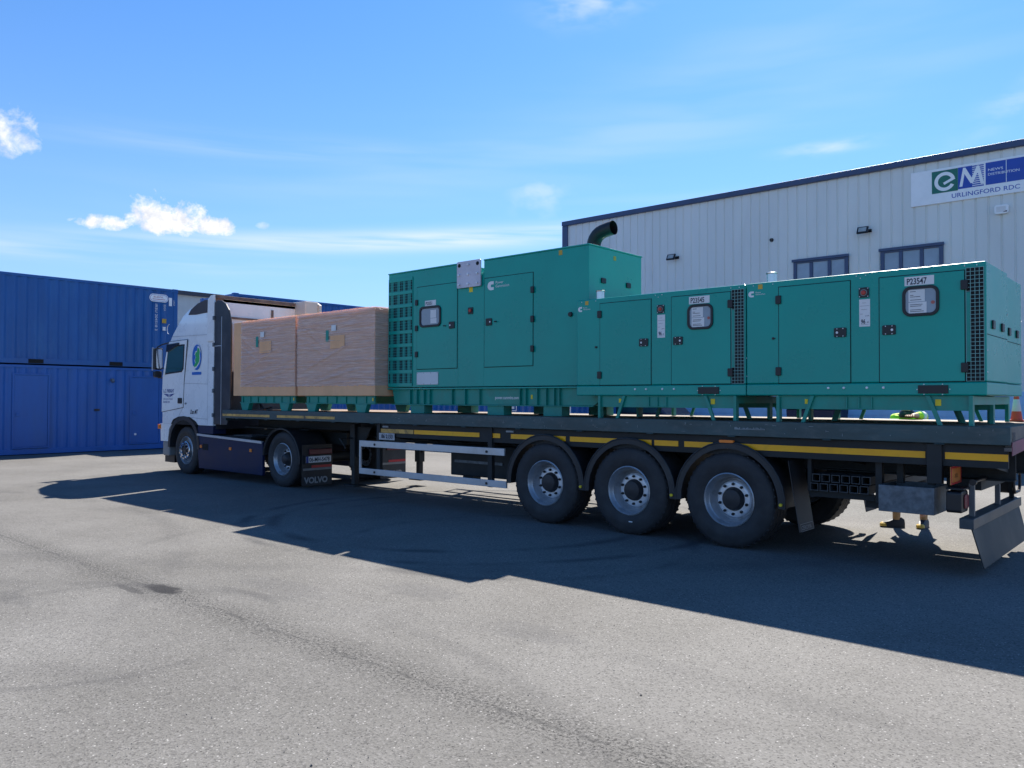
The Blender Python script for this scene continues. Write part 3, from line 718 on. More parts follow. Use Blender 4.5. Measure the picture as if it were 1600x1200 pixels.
# landing legs
for yc in (0.52, 2.03):
    l = MB().box(-4.72, -4.59, yc - .07, yc + .07, 0.45, 1.2).box(-4.7, -4.61, yc - .05, yc + .05, 0.14, 0.449)
    l.box(-4.82, -4.5, yc - .13, yc + .13, 0.11, 0.139); l.prism([(-4.59, 1.15), (-4.2, 1.15), (-4.59, 0.6)], 'y', yc - .01, yc + .01)
    l.build('landing_leg', CHASSIS, tr, bevel=0.008)
MB().cyl((-4.65, 0.59, 0.9), (-4.65, 1.96, 0.9), 0.025).tube([(-4.65, 0.45, 0.95), (-4.65, 0.18, 0.95), (-4.45, 0.16, 0.8), (-4.4, 0.1, 0.8)], 0.012).build('landing_gear_shaft', CHASSIS, tr)
# pallet locker / tanks between legs and wheels
lk_ = MB().box(-2.3, -0.95, .55, 1.25, 0.46, 0.94).build('pallet_locker', CHASSIS, tr, bevel=.015)
MB().box(-2.2, -1.2, .535, .549, .66, .70).build('locker_rail', GALV, lk_)
MB().box(-2.78, -2.55, 1.3, 1.5, 0.3, 1.0).build('spare_bracket', CHASSIS, tr, bevel=.01)
# fenders, axles, wheels
wp = wheel_mesh(tr, 'trailer')
for i in range(3):
    cx = i * 1.31
    for (ya, yb, far) in ((0.03, 0.44, False), (2.11, 2.52, True)):
        outer = []; inner = []
        for k in range(19):
            a = radians(-4 + 188 * k / 18); outer.append((cx + 0.625 * cos(a), 0.53 + 0.625 * sin(a) * 0.985)); inner.append((cx + 0.607 * cos(a), 0.53 + 0.607 * sin(a) * 0.985))
        f = MB(); n_ = len(outer)
        vs = [(p[0], ya, p[1]) for p in outer] + [(p[0], ya, p[1]) for p in inner] + [(p[0], yb, p[1]) for p in outer] + [(p[0], yb, p[1]) for p in inner]
        fsx = []
        for k in range(n_ - 1):
            fsx += [(k, k + 1, n_ + k + 1, n_ + k), (2 * n_ + k, 3 * n_ + k, 3 * n_ + k + 1, 2 * n_ + k + 1), (k, 2 * n_ + k, 2 * n_ + k + 1, k + 1), (n_ + k, n_ + k + 1, 3 * n_ + k + 1, 3 * n_ + k)]
        fsx += [(0, n_, 3 * n_, 2 * n_), (n_ - 1, 3 * n_ - 1, 4 * n_ - 1, 2 * n_ - 1)]
        f.add(vs, fsx)
        # rolled lip
        yl = ya if not far else yb
        ao = [radians(-4 + 188 * k / 18) for k in range(19)]; s0 = (yl - .012 if not far else yl + .002); s1 = s0 + .01
        def RG(r_, y_): return [(cx + r_ * cos(a), y_, 0.53 + r_ * .985 * sin(a)) for a in ao]
        f.add(RG(.648, s0) + RG(.578, s0) + RG(.648, s1) + RG(.578, s1), sum([[(k, k + 1, 19 + k + 1, 19 + k), (38 + k, 57 + k, 57 + k + 1, 38 + k + 1), (k, 38 + k, 38 + k + 1, k + 1), (19 + k, 19 + k + 1, 57 + k + 1, 57 + k)] for k in range(18)], []))
        f.tube([(cx + 0.648 * cos(a), s0 + .005, 0.53 + 0.638 * sin(a)) for a in ao], 0.012, 8)
        fo = f.build('mudguard', PLASTD, tr, smooth=True)
        if not far:
            MB().cyl((cx + .61, 0.0, 0.53), (cx + .61, 0.03, 0.53), 0.017, n=10).build('cap', YLAB, fo)
    MB().cyl((cx, 0.42, 0.53), (cx, 2.13, 0.53), 0.07, n=16).box(cx - .06, cx + .06, 0.66, 0.78, 0.45, 0.86).box(cx - .06, cx + .06, 1.77, 1.89, 0.45, 0.86).build('axle', CHASSIS, tr, smooth=True)
    ab = MB()
    for yc in (0.85, 1.7): ab.lathe([(0, 0.6), (0.11, 0.6), (0.12, 0.66), (0.13, 0.72), (0.12, 0.78), (0.13, 0.82), (0.1, 0.9), (0, 0.9)], (cx + 0.35, yc, 0), 18, 'z')
    ab.build('air_spring', RUBBER, tr, smooth=True)
    put_wheel(wp, tr, (cx, 0.036, 0.53), first=(i == 0))
for i in range(3): put_wheel(wp, tr, (i * 1.31, 2.518, 0.53), far=True)
# a wiped white chalk tick and dirt on second tyre are real marks
MB().box(1.31 + .02, 1.31 + .07, 0.018, 0.02, 0.155, 0.168).build('chalk_mark', WHITET, tr)
# rear mudflaps
for (ya, yb) in ((0.03, 0.43), (2.12, 2.52)):
    fl = MB(); fl.add([(3.30, ya, 1.0), (3.30, yb, 1.0), (3.42, yb, 0.26), (3.42, ya, 0.26), (3.307, ya, 1.0), (3.307, yb, 1.0), (3.427, yb, 0.26), (3.427, ya, 0.26)],
           [(0, 1, 2, 3), (7, 6, 5, 4), (0, 4, 5, 1), (1, 5, 6, 2), (2, 6, 7, 3), (3, 7, 4, 0)])
    fo = fl.build('mudflap', PLASTD, tr)
    if ya < 1:
        dz = Vector((0.12, 0, -0.74)).normalized()
        q = MB().add([(3.412, ya + .02, 0.36), (3.412, yb - .02, 0.36), (3.427, yb - .02, 0.285), (3.427, ya + .02, 0.285)], [(0, 1, 2, 3)])
        q = MB(); o_ = Vector((3.4195, ya + .03, 0.34))
        for (s0, s1, t0, t1) in ((0, .34, 0, .004), (0, .34, .076, .08), (0, .004, 0, .08), (.336, .34, 0, .08)):
            q.add([o_ + Vector((0, s0, 0)) + dz * t0, o_ + Vector((0, s1, 0)) + dz * t0, o_ + Vector((0, s1, 0)) + dz * t1, o_ + Vector((0, s0, 0)) + dz * t1], [(0, 1, 2, 3)])
        q.text('CEROMA', 0.06, o_ + dz * .062 + Vector((0, .02, 0)), (0, 1, 0), tuple(-dz), sq=1.1)
        q.build('flap_lettering', GREYINK, fo)
# square tube rack
rk = MB()
for i in range(6):
    for j in range(2):
        xx = 3.5 + i * 0.1 + (0.0 if j == 0 else 0.02); zz = 0.70 + j * 0.095
        rk.frame([(xx, zz), (xx + .085, zz), (xx + .085, zz + .08), (xx, zz + .08)], [(xx + .008, zz + .008), (xx + .077, zz + .008), (xx + .077, zz + .072), (xx + .008, zz + .072)], 'y', 0.12, 2.3)
rk.build('stake_tubes', mat('old steel tube', (0.05, 0.055, 0.06), 0.55, metal=0.3, var=0.3), tr)
MB().box(3.46, 4.12, 0.2, 0.24, 0.63, 0.69).box(3.46, 3.5, 0.16, 0.24, 0.69, 1.05).box(4.14, 4.2, 0.16, 0.24, 0.62, 1.05).box(4.0, 4.12, 0.3, 0.5, 0.55, 0.62).build('tube_rack', CHASSIS, tr)
# galvanised tray
t_ = MB(); xa, xb, ya, yb, za, zb = 4.215, 4.71, 0.0, 0.55, 0.565, 0.82
t_.box(xa, xb, ya, ya + .012, za, zb).box(xa, xb, yb - .012, yb, za, zb).box(xa, xa + .012, ya + .0121, yb - .0121, za, zb).box(xb - .012, xb, ya + .0121, yb - .0121, za, zb).box(xa + .0121, xb - .0121, ya + .0121, yb - .0121, za, za + .012)
t_.build('storage_tray', GALV, tr, bevel=0.004)
for xx in (4.3, 4.58): MB().box(xx, xx + .06, 0.3, 0.36, 0.82, 1.2).build('tray_hanger', CHASSIS, tr)
# outer stanchion overlapping the tape gap
MB().box(4.64, 4.77, 0.03, 0.11, 0.86, 1.236).build('winch_post', CHASSIS, tr, bevel=0.006)
# rear light clusters, hazard plates
for ya, yb in ((0.04, 0.3), (2.25, 2.51)):
    lb = MB().prism(rrect(ya, yb, 0.60, 0.80, 0.03), 'x', 4.8, 4.93).build('light_box', BLACKP, tr, bevel=0.01)
    MB().prism(rrect(ya + .08, yb - .03, 0.635, 0.765, 0.03), 'x', 4.931, 4.945).build('red_lens', mat('dull red lens', (.22, .03, .04), .35), lb, bevel=0.01)
    MB().box(4.8, 4.95, ya, yb, 0.815, 0.83).build('lamp_shelf', CHASSIS, tr)
    hp = MB().box(4.858, 4.866, ya - .09, yb + .02, 0.865, 1.03).build('hazard_plate', HAZO, tr)
    MB().frame([(ya - .09, .865), (yb + .02, .865), (yb + .02, 1.03), (ya - .09, 1.03)], [(ya - .07, .883), (yb, .883), (yb, 1.012), (ya - .07, 1.012)], 'x', 4.8665, 4.869).build('plate_border', RED, hp)
    MB().text('2022', .05, (4.868, ya + .03, .925), (0, 1, 0), sq=1.2).build('plate_text', mat('brown text', (0.2, 0.07, 0.02), .6), hp)
# underrun bar and hanging rubber
MB().box(4.90, 5.02, 0.08, 2.42, 0.455, 0.553).build('underrun_bar', mat('bar grey paint', (0.055, 0.065, 0.072), 0.5, var=0.12, dirt=(0.2, 0.2, 0.2), dirtamt=0.2), tr, bevel=0.006)
MB().add([(5.0, 0.12, 0.454), (5.0, 2.4, 0.454), (5.09, 2.34, 0.1), (5.09, 0.16, 0.1), (4.99, 0.12, 0.454), (4.99, 2.4, 0.454), (5.08, 2.34, 0.1), (5.08, 0.16, 0.1)],
         [(0, 1, 2, 3), (7, 6, 5, 4), (0, 4, 5, 1), (1, 5, 6, 2), (2, 6, 7, 3), (3, 7, 4, 0)]).build('rear_spray_flap', mat('rubber sheet', (0.022, 0.026, 0.028), 0.6, var=0.12), tr)
for yc in (0.3, 1.45, 2.2): MB().box(4.94, 4.985, yc - .02, yc + .02, 0.554, 0.86).build('bar_hanger', CHASSIS if yc > 2 else mat('hanger grey', (.12, .13, .14), .5), tr)
MB().box(4.7, 5.0, 0.5, 2.05, 0.78, 0.88).build('rear_crossmember', CHASSIS, tr)
MB().tube([(4.98, 0.25, 0.88), (5.0, 0.6, 0.89), (5.0, 1.2, 0.87), (5.0, 1.8, 0.89)], 0.018).lathe([(0, -.03), (0.03, -.03), (0.03, .03), (0, .03)], (4.99, .22, .88), 12).build('rear_coupling_hose', BLACKP, tr, smooth=True)
MB().tube([(5.0, 2.1, .78), (5.0, 2.1, .68), (5.0, 2.16, .62), (5.0, 2.4, .62), (5.0, 2.46, .68), (5.0, 2.46, .8), (5.0, 2.4, .84), (5.0, 2.16, .84), (5.0, 2.1, .78)], 0.016).build('rope_ring', BLACKP, tr, smooth=True)
# side marker
MB().prism(rrect(2.53, 2.70, 1.165, 1.195, .014), 'y', -.004, .028).build('side_marker_lamp', ORANGE, tr)
for xx in (-3.35, -0.7): MB().prism(rrect(xx, xx + .14, 1.18, 1.205, .01), 'y', .05, .068).build('side_marker_lamp', GREYINK, tr)

# ------------------------------------------------------------------ tractor unit
TX, TY = -6.3255, 0.10
TW = 2.49
tk = thing('truck_tractor', 'white lorry cab with high roof and navy side skirts, coupled to the flatbed', 'lorry', (TX - 2.2, TY + TW / 2, 0))
yc_ = TY + TW / 2
def FX(f): return TX - f
def outline(z, ff, hw, rear=2.5, crown=0.0):
    pts = []
    fr_ = ff - rear
    r = min(0.16, fr_ * 0.6)
    pts.append((rear, -hw)); pts.append((rear + fr_ * 0.25, -hw)); pts.append((ff - r, -hw))
    for t in (0.25, 0.5, 0.75, 1.0):
        a = t * pi / 2; pts.append((ff - r + r * 0.8 * sin(a), -hw + r * 0.62 * (1 - cos(a))))
    pts.append((ff - r * 0.12, -hw * 0.45)); pts.append((ff - r * 0.05, -0.0))
    full = pts + [(p[0], -p[1]) for p in pts[::-1][1:]]
    return [(FX(p[0]), yc_ + p[1], z) for p in full]
H2 = TW / 2
lv = [(1.07, 4.86, H2), (1.5, 4.87, H2), (1.95, 4.85, H2), (2.2, 4.82, H2 - .005), (2.52, 4.76, H2 - .01), (2.84, 4.62, H2 - .02), (3.05, 4.45, H2 - .03), (3.25, 4.25, H2 - .045),
      (3.42, 4.08, H2 - .07), (3.56, 3.88, H2 - .11), (3.64, 3.68, H2 - .16), (3.70, 3.4, H2 - .24), (3.73, 3.1, H2 - .36), (3.74, 2.9, H2 - .6)]
cb = MB(); rings = [outline(*q) for q in lv]; nn_ = len(rings[0])
for r in rings: cb.v += r
for i in range(len(rings) - 1):
    for j in range(nn_):
        k2 = (j + 1) % nn_; cb.f.append((i * nn_ + j, i * nn_ + k2, (i + 1) * nn_ + k2, (i + 1) * nn_ + j))
cb.f.append(tuple(range(nn_))); cb.f.append(tuple(range((len(rings) - 1) * nn_, len(rings) * nn_)))
cab = cb.build('cab_body', WHITEP, tk, smooth=True, sharp=30)
YN = TY
# lower front and rear-of-arch bodywork
def sideboth(pts, t0, t1, name, m, bevel=0.0, parent=None):
    P = [(FX(a), b) for a, b in pts]
    o1 = MB().prism(P, 'y', YN + t0, YN + t1).build(name, m, parent or tk, bevel=bevel)
    MB().prism(P, 'y', YN + TW - t1, YN + TW - t0).build(name, m, tk, bevel=bevel)
    return o1
sideboth([(4.30, 1.068), (4.42, 0.95), (4.46, 0.68), (4.80, 0.68), (4.83, 1.068)], 0.0, 0.2, 'front_corner', WHITEP)
bmp = MB(); bo_ = [(FX(4.42), YN + .01), (FX(4.72), YN + .01), (FX(4.88), YN + .25), (FX(4.92), yc_), (FX(4.88), YN + TW - .25), (FX(4.72), YN + TW - .01), (FX(4.42), YN + TW - .01)]
bmp.prism(bo_, 'z', 0.36, 0.678); bmp.build('bumper', GREYT, tk, bevel=0.03)
MB().box(FX(4.9), FX(4.45), YN + .15, YN + TW - .15, 0.2, 0.36).build('air_dam', BLACKP, tk)
MB().box(FX(4.83), FX(4.5), YN + .2, YN + TW - .2, 0.679, 1.068).build('grille', BLACKP, tk)
MB().box(FX(4.86), FX(4.80), YN - .05, YN + .05, .95, 1.05).build('front_indicator', ORANGE, tk, bevel=.01)
# wheel arch
arc_o = []; arc_i = []
for k in range(15):
    a = radians(0 + 180 * k / 14)
    arc_o.append((FX(3.74 - 0.70 * cos(a)), 0.56 + 0.69 * sin(a) ** 0.85)); arc_i.append((FX(3.74 - 0.61 * cos(a)), 0.56 + 0.60 * sin(a) ** 0.85))
for (a, b) in ((YN - .012, YN + .5), (YN + TW - .5, YN + TW + .012)):
    f = MB(); n_ = len(arc_o)
    f.add([(p[0], a, p[1]) for p in arc_o] + [(p[0], a, p[1]) for p in arc_i] + [(p[0], b, p[1]) for p in arc_o] + [(p[0], b, p[1]) for p in arc_i],
          sum([[(k, k + 1, n_ + k + 1, n_ + k), (2 * n_ + k, 3 * n_ + k, 3 * n_ + k + 1, 2 * n_ + k + 1), (k, 2 * n_ + k, 2 * n_ + k + 1, k + 1), (n_ + k, n_ + k + 1, 3 * n_ + k + 1, 3 * n_ + k)] for k in range(n_ - 1)], []))
    f.build('front_wheel_arch', PLASTD, tk, smooth=True)
# black underside inner arch to hide cab bottom inside the arch
MB().prism([(FX(3.1), 1.066), (FX(4.32), 1.066), (FX(4.22), 1.17), (FX(3.98), 1.235), (FX(3.48), 1.235), (FX(3.22), 1.15)], 'y', YN - .006, YN + .01).build('arch_lining', BLACKM, tk)
# entry steps and panel behind arch
sideboth([(2.5, 1.066), (3.13, 1.066), (3.16, 0.9), (2.5, 0.9)], 0.01, 0.3, 'step_panel', NAVY)
# side skirt
sk = sideboth([(0.62, 0.17), (0.62, 0.80), (3.10, 0.88), (3.12, 0.55), (3.06, 0.17)], 0.0, 0.06, 'side_skirt', NAVY, 0.01)
sideboth([(0.64, 0.775), (0.64, 0.822), (3.14, 0.894), (3.14, 0.85)], -0.014, 0.03, 'silver_stripe', ALU, 0, sk)
for f0 in (2.97, 1.79, 1.03):
    MB().prism(rrect(FX(f0) - .04, FX(f0) + .04, .6, .66, .01), 'y', YN - .012, YN - .001).build('side_marker', ORANGE, sk)
MB().box(FX(2.9), FX(2.68), YN - .004, YN - .001, .56, .69).build('filler_recess', BLACKM, sk)
# top of chassis
MB().box(FX(2.45), FX(-0.9), yc_ - .43, yc_ - .36, .78, 1.0).box(FX(2.45), FX(-0.9), yc_ + .36, yc_ + .43, .78, 1.0).box(FX(2.4), FX(1.2), YN + .1, YN + TW - .1, .84, .87).box(FX(4.6), FX(2.45), yc_ - .43, yc_ + .43, .7, 1.06).build('chassis_frame', CHASSIS, tk)
MB().lathe([(0, 0), (.45, 0), (.48, .03), (.45, .06), (0, .065)], (FX(.35), yc_, 1.0), 28, 'z').box(FX(.6), FX(.1), yc_ - .4, yc_ + .4, .94, .999).build('fifth_wheel', CHASSIS, tk)
MB().box(FX(2.2), FX(1.5), YN + .3, YN + .9, .871, .885).build('catwalk_plate', GALV, tk)
for zz in (1.0, 1.15): MB().tube([(FX(2.5), yc_ - .2, 1.6), (FX(2.2), yc_ - .25, zz + .25), (FX(1.98), yc_ - .2, zz + .3)], .014).build('air_hose', BLACKP, tk, smooth=True)
# door
door = [(4.72, 2.12), (4.75, 1.55), (4.75, 1.33), (3.77, 1.44), (3.74, 2.0), (3.62, 2.89), (4.42, 2.88), (4.52, 2.76)]
dpx = [(FX(a), b) for a, b in door]
cxm = sum(p[0] for p in dpx) / len(dpx); czm = sum(p[1] for p in dpx) / len(dpx)
def grow(pts, s): return [(p[0] + (s if p[0] > cxm else -s), p[1] + (s if p[1] > czm else -s)) for p in pts]
for sy, sg_ in ((YN, -1), (YN + TW, 1)):
    MB().prism(grow(dpx, .012), 'y', sy + sg_ * .001, sy + sg_ * .003).build('door_gap', INK, tk)
    dr = MB().prism(dpx, 'y', sy + sg_ * .0035, sy + sg_ * .012).build('door', WHITEP, tk, bevel=0.003)
    wn = [(4.60, 2.16), (3.83, 2.2), (3.75, 2.27), (3.71, 2.8), (4.36, 2.8), (4.47, 2.70)]
    MB().prism([(FX(a), b) for a, b in wn], 'y', sy + sg_ * .0125, sy + sg_ * .018).build('window_seal', BLACKP, dr)
    cxw, czw = FX(4.15), 2.48
    wi = [(cxw + (FX(a) - cxw) * .93, czw + (b - czw) * .9) for a, b in wn]
    MB().prism(wi, 'y', sy + sg_ * .0185, sy + sg_ * .021).build('window', GLASSD, dr)
    MB().prism(rrect(FX(3.98), FX(3.80), 1.52, 1.64, .02), 'y', sy + sg_ * .0125, sy + sg_ * .03).build('handle', BLACKP, dr, bevel=0.006)
    MB().prism([(FX(4.47), 2.82), (FX(3.95), 2.84), (FX(3.95), 2.8), (FX(4.43), 2.66), (FX(4.5), 2.66)], 'y', sy + sg_ * .022, sy + sg_ * .05).build('wind_deflector', mat('smoked plastic', (.02, .025, .03), .1), dr)
# panel joints
pj = MB()
for (f0, z0, f1, z1) in ((3.77, 1.44, 3.97, 1.25), (2.5, 2.955, 4.3, 2.99), (2.72, 1.09, 2.72, 2.95), (2.72, 1.20, 3.95, 1.24), (2.72, 1.93, 3.74, 1.96), (2.5, 2.80, 2.72, 2.80)):
    d = Vector((FX(f1) - FX(f0), 0, z1 - z0)); n2 = Vector((-d.z, 0, d.x)).normalized() * .0035
    P0 = Vector((FX(f0), YN - .0015, z0)); P1 = Vector((FX(f1), YN - .0015, z1))
    pj.add([P0 + n2, P1 + n2, P1 - n2, P0 - n2], [(0, 1, 2, 3)])
pj.build('panel_joints', GREYINK, cab)
hg = MB()
for zz in (3.25, 2.7, 2.2, 1.75, 1.25): hg.box(FX(2.53), FX(2.47), YN - .012, YN + .02, zz, zz + .08)
hg.build('fairing_hinges', GALV, tk)
# roof spoiler fin side panels and rear edge
rs_ = MB()
P = [(2.5, 2.82), (2.5, 3.77), (2.62, 3.77), (2.75, 3.70), (2.78, 2.82)]
rs_.prism([(FX(a), b) for a, b in P], 'y', YN - .004, YN + .035); rs_.build('roof_fairing_edge', WHITEP, tk, bevel=.006)
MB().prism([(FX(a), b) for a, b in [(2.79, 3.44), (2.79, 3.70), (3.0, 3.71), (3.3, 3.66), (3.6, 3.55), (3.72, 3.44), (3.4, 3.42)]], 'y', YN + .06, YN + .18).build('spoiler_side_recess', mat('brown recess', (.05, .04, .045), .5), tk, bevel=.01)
MB().box(FX(2.62), FX(2.47), YN + .036, YN + 2.05, 3.70, 3.77).box(FX(2.60), FX(2.5), YN + .036, YN + 2.05, 3.63, 3.70).build('spoiler_rear_edge', WOODP, tk, bevel=.006)
MB().prism([(FX(a), b) for a, b in [(2.5, 2.6), (2.5, 3.80), (2.2, 3.80), (2.05, 3.72), (2.05, 2.6)]], 'y', YN + 2.27, YN + 2.33).build('far_side_extender', CREAM, tk, bevel=.01)
MB().box(FX(2.62), FX(2.1), YN + 1.93, YN + 2.27, 3.50, 3.79).build('spoiler_end_box', CREAM, tk, bevel=.02)
# near dark side extender with rounded top
ex = [(2.49, 1.1), (2.49, 3.62), (2.38, 3.65), (2.22, 3.63), (2.06, 3.55), (1.94, 3.42), (1.86, 3.2), (1.84, 2.9), (1.85, 1.42), (1.97, 1.1)]
eo = MB().prism([(FX(a), b) for a, b in ex], 'y', YN + .01, YN + .05).build('side_extender', FAIR, tk, bevel=.012)
MB().box(FX(2.2), FX(2.185), YN + .003, YN + .0095, 1.1, 3.3).box(FX(2.49), FX(2.2), YN + .003, YN + .0095, 2.70, 2.715).build('extender_trim', ALU, eo)
MB().box(FX(2.494), FX(2.47), YN + .06, YN + 2.42, 1.0, 2.19).build('lower_rear_panel', FAIR, tk)
MB().box(FX(2.492), FX(2.47), YN + .4, YN + 2.1, 2.2, 3.2).build('rear_panel', mat('rear panel white', (.6, .62, .62), .4), tk)
rl = MB().box(FX(2.495), FX(2.46), YN + .35, YN + 1.6, 3.30, 3.34).box(FX(2.495), FX(2.465), YN + 1.33, YN + 1.37, 3.35, 3.56); rl.build('rear_rail', WOODP, tk)
# mirror
mr = MB().prism(rrect(-.06, .13, 2.27, 2.76, .05), 'x', -11.24, -11.12); mo = mr.build('mirror', BLACKP, tk, bevel=.02)
MB().prism(rrect(-.075, -.061, 2.25, 2.77, .004), 'x', -11.24, -11.19).build('mirror_shell', ALU, mo, bevel=.005)
MB().prism(rrect(-.03, .11, 2.30, 2.73, .04), 'x', -11.119, -11.116).build('mirror_glass', CHROME, mo)
MB().prism(rrect(-.05, .12, 2.1, 2.24, .04), 'x', -11.24, -11.14).build('lower_mirror', BLACKP, mo, bevel=.015)
MB().tube([(-11.2, .02, 2.77), (-11.1, .1, 2.84), (-10.95, .2, 2.88)], .015).tube([(-11.2, .05, 2.1), (-11.1, .14, 2.08)], .015).build('mirror_arm', BLACKP, mo, smooth=True)
MB().tube([(FX(4.42) - .10 * sin(radians(t)) - .02, YN - .01, 3.16 - .11 * cos(radians(t))) for t in range(0, 181, 20)], .006).build('kerb_mirror_arm', ALU, tk, smooth=True)
MB().box(FX(4.95), FX(4.5), YN + .25, YN + TW - .25, 2.86, 2.93).build('sun_visor', GLASSD, tk)
# rear wheels + mudguards
ws = wheel_mesh(tk, 'steer'); put_wheel(ws, tk, (FX(3.72), YN + .04, .51), first=True); put_wheel(ws, tk, (FX(3.72), YN + TW - .04, .51), far=True)
wd_ = wheel_mesh(tk, 'drive'); put_wheel(wd_, tk, (TX, YN + .03, .51), first=True); put_wheel(wd_, tk, (TX, YN + TW - .03, .51), far=True)
put_wheel(wd_, tk, (TX, YN + .345, .51)); put_wheel(wd_, tk, (TX, YN + TW - .345, .51), far=True)
MB().cyl((TX, YN + .4, .51), (TX, YN + TW - .4, .51), .1).build('drive_axle', CHASSIS, tk, smooth=True)
for (a, b) in ((YN, YN + .64), (YN + TW - .64, YN + TW)):
    f = MB(); o_ = [(TX + .6 * cos(radians(q)), .51 + .57 * sin(radians(q))) for q in range(-5, 176, 10)]; i_ = [(TX + .58 * cos(radians(q)), .51 + .55 * sin(radians(q))) for q in range(-5, 176, 10)]
    n_ = len(o_)
    f.add([(p[0], a, p[1]) for p in o_] + [(p[0], a, p[1]) for p in i_] + [(p[0], b, p[1]) for p in o_] + [(p[0], b, p[1]) for p in i_],
          sum([[(k, k + 1, n_ + k + 1, n_ + k), (2 * n_ + k, 3 * n_ + k, 3 * n_ + k + 1, 2 * n_ + k + 1), (k, 2 * n_ + k, 2 * n_ + k + 1, k + 1), (n_ + k, n_ + k + 1, 3 * n_ + k + 1, 3 * n_ + k)] for k in range(n_ - 1)], []))
    f.tube([(TX + .605 * cos(radians(q)), a if a < 1 else b, .51 + .575 * sin(radians(q))) for q in range(-5, 176, 10)], .012, 6)
    f.build('rear_mudguard', PLASTD, tk, smooth=True)
XM = TX + .655
for (a, b, near) in ((YN + .02, YN + .67, True), (YN + TW - .67, YN + TW - .02, False)):
    fo = MB().box(XM - .006, XM, a, b, .06, .80).build('mudflap', PLASTD, tk)
    MB().box(XM + .001, XM + .006, a + .02, b - .01, .335, .375).build('grey_strip', GREYT, fo)
    MB().box(XM + .001, XM + .006, a + .2, b - .01, .38, .425).build('red_reflector', RED, fo)
    MB().text('VOLVO', .15, (XM + .002, a + .05, .105), (0, 1, 0), sq=1.0, bold=.007).build('flap_lettering', GREYINK, fo)
    rlm = MB().box(XM - .05, XM + .03, a + .14, b - .02, .62, .72).build('rear_lamp', mat('dark red lamp', (.12, .01, .02), .3), tk, bevel=.01)
npo = MB().box(XM + .03, XM + .036, YN + .08, YN + .62, .475, .59).build('number_plate', PAPER, tk)
MB().box(XM + .0365, XM + .0385, YN + .08, YN + .13, .475, .59).build('plate_band', INKB, npo)
MB().text('06-MH-5478', .105, (XM + .0375, YN + .145, .495), (0, 1, 0), sq=.82, bold=.0025).build('plate_text', INK, npo)
MB().box(XM - .05, XM + .03, YN + .06, YN + .66, .45, .61).build('plate_holder', BLACKP, tk)
# lettering on the cab
yl = YN - .0145
lt = MB().text('L.C. FREIGHT', .105, (FX(4.67), yl, 1.76), sq=.82, bold=.002)
lt.prism([(FX(4.66), 1.735), (FX(4.45), 1.72), (FX(4.45), 1.66)], 'y', yl - .001, yl).prism([(FX(4.42), 1.72), (FX(4.385), 1.72), (FX(4.385), 1.66), (FX(4.42), 1.66)], 'y', yl - .001, yl).prism([(FX(4.35), 1.72), (FX(4.14), 1.735), (FX(4.35), 1.66)], 'y', yl - .001, yl)
lt.text('HAULAGE & STORAGE', .045, (FX(4.66), yl, 1.60), sq=.95).text('056 8831234', .06, (FX(4.68), yl, 1.53), sq=1.0)
lt.build('door_lettering', INKB, tk)
MB().text('Dan MT', .13, (FX(3.46), YN - .003, 1.30), (1, 0, .02), (.22, 0, 1), sq=.75, bold=.003).text('480', .06, (FX(3.71), YN - .003, 1.5), sq=1.0).build('cab_lettering', INK, tk)
em = MB(); ec = (FX(3.2), 2.5)
em.prism([(ec[0] + .195 * cos(2 * pi * i / 28), ec[1] + .27 * sin(2 * pi * i / 28)) for i in range(28)], 'y', YN - .0022, YN - .001)
em.prism(rrect(ec[0] - .2, ec[0] + .2, 2.13, 2.19, .01), 'y', YN - .0022, YN - .001); emo = em.build('round_emblem', LBLUE, tk)
isl = [(.02, .22), (.09, .2), (.13, .12), (.1, .05), (.12, -.02), (.1, -.1), (.06, -.14), (-.02, -.2), (-.12, -.23), (-.14, -.18), (-.07, -.12), (-.1, -.05), (-.05, .0), (-.1, .06), (-.06, .12), (-.01, .12)]
def isle(s, a, b): return MB().prism([(ec[0] + .02 + p[0] * s, ec[1] + p[1] * s) for p in isl], 'y', a, b)
isle(1.1, YN - .0034, YN - .0024).build('emblem_outline', WHITET, emo); isle(.92, YN - .0048, YN - .0038).build('emblem_island', GREENP, emo)

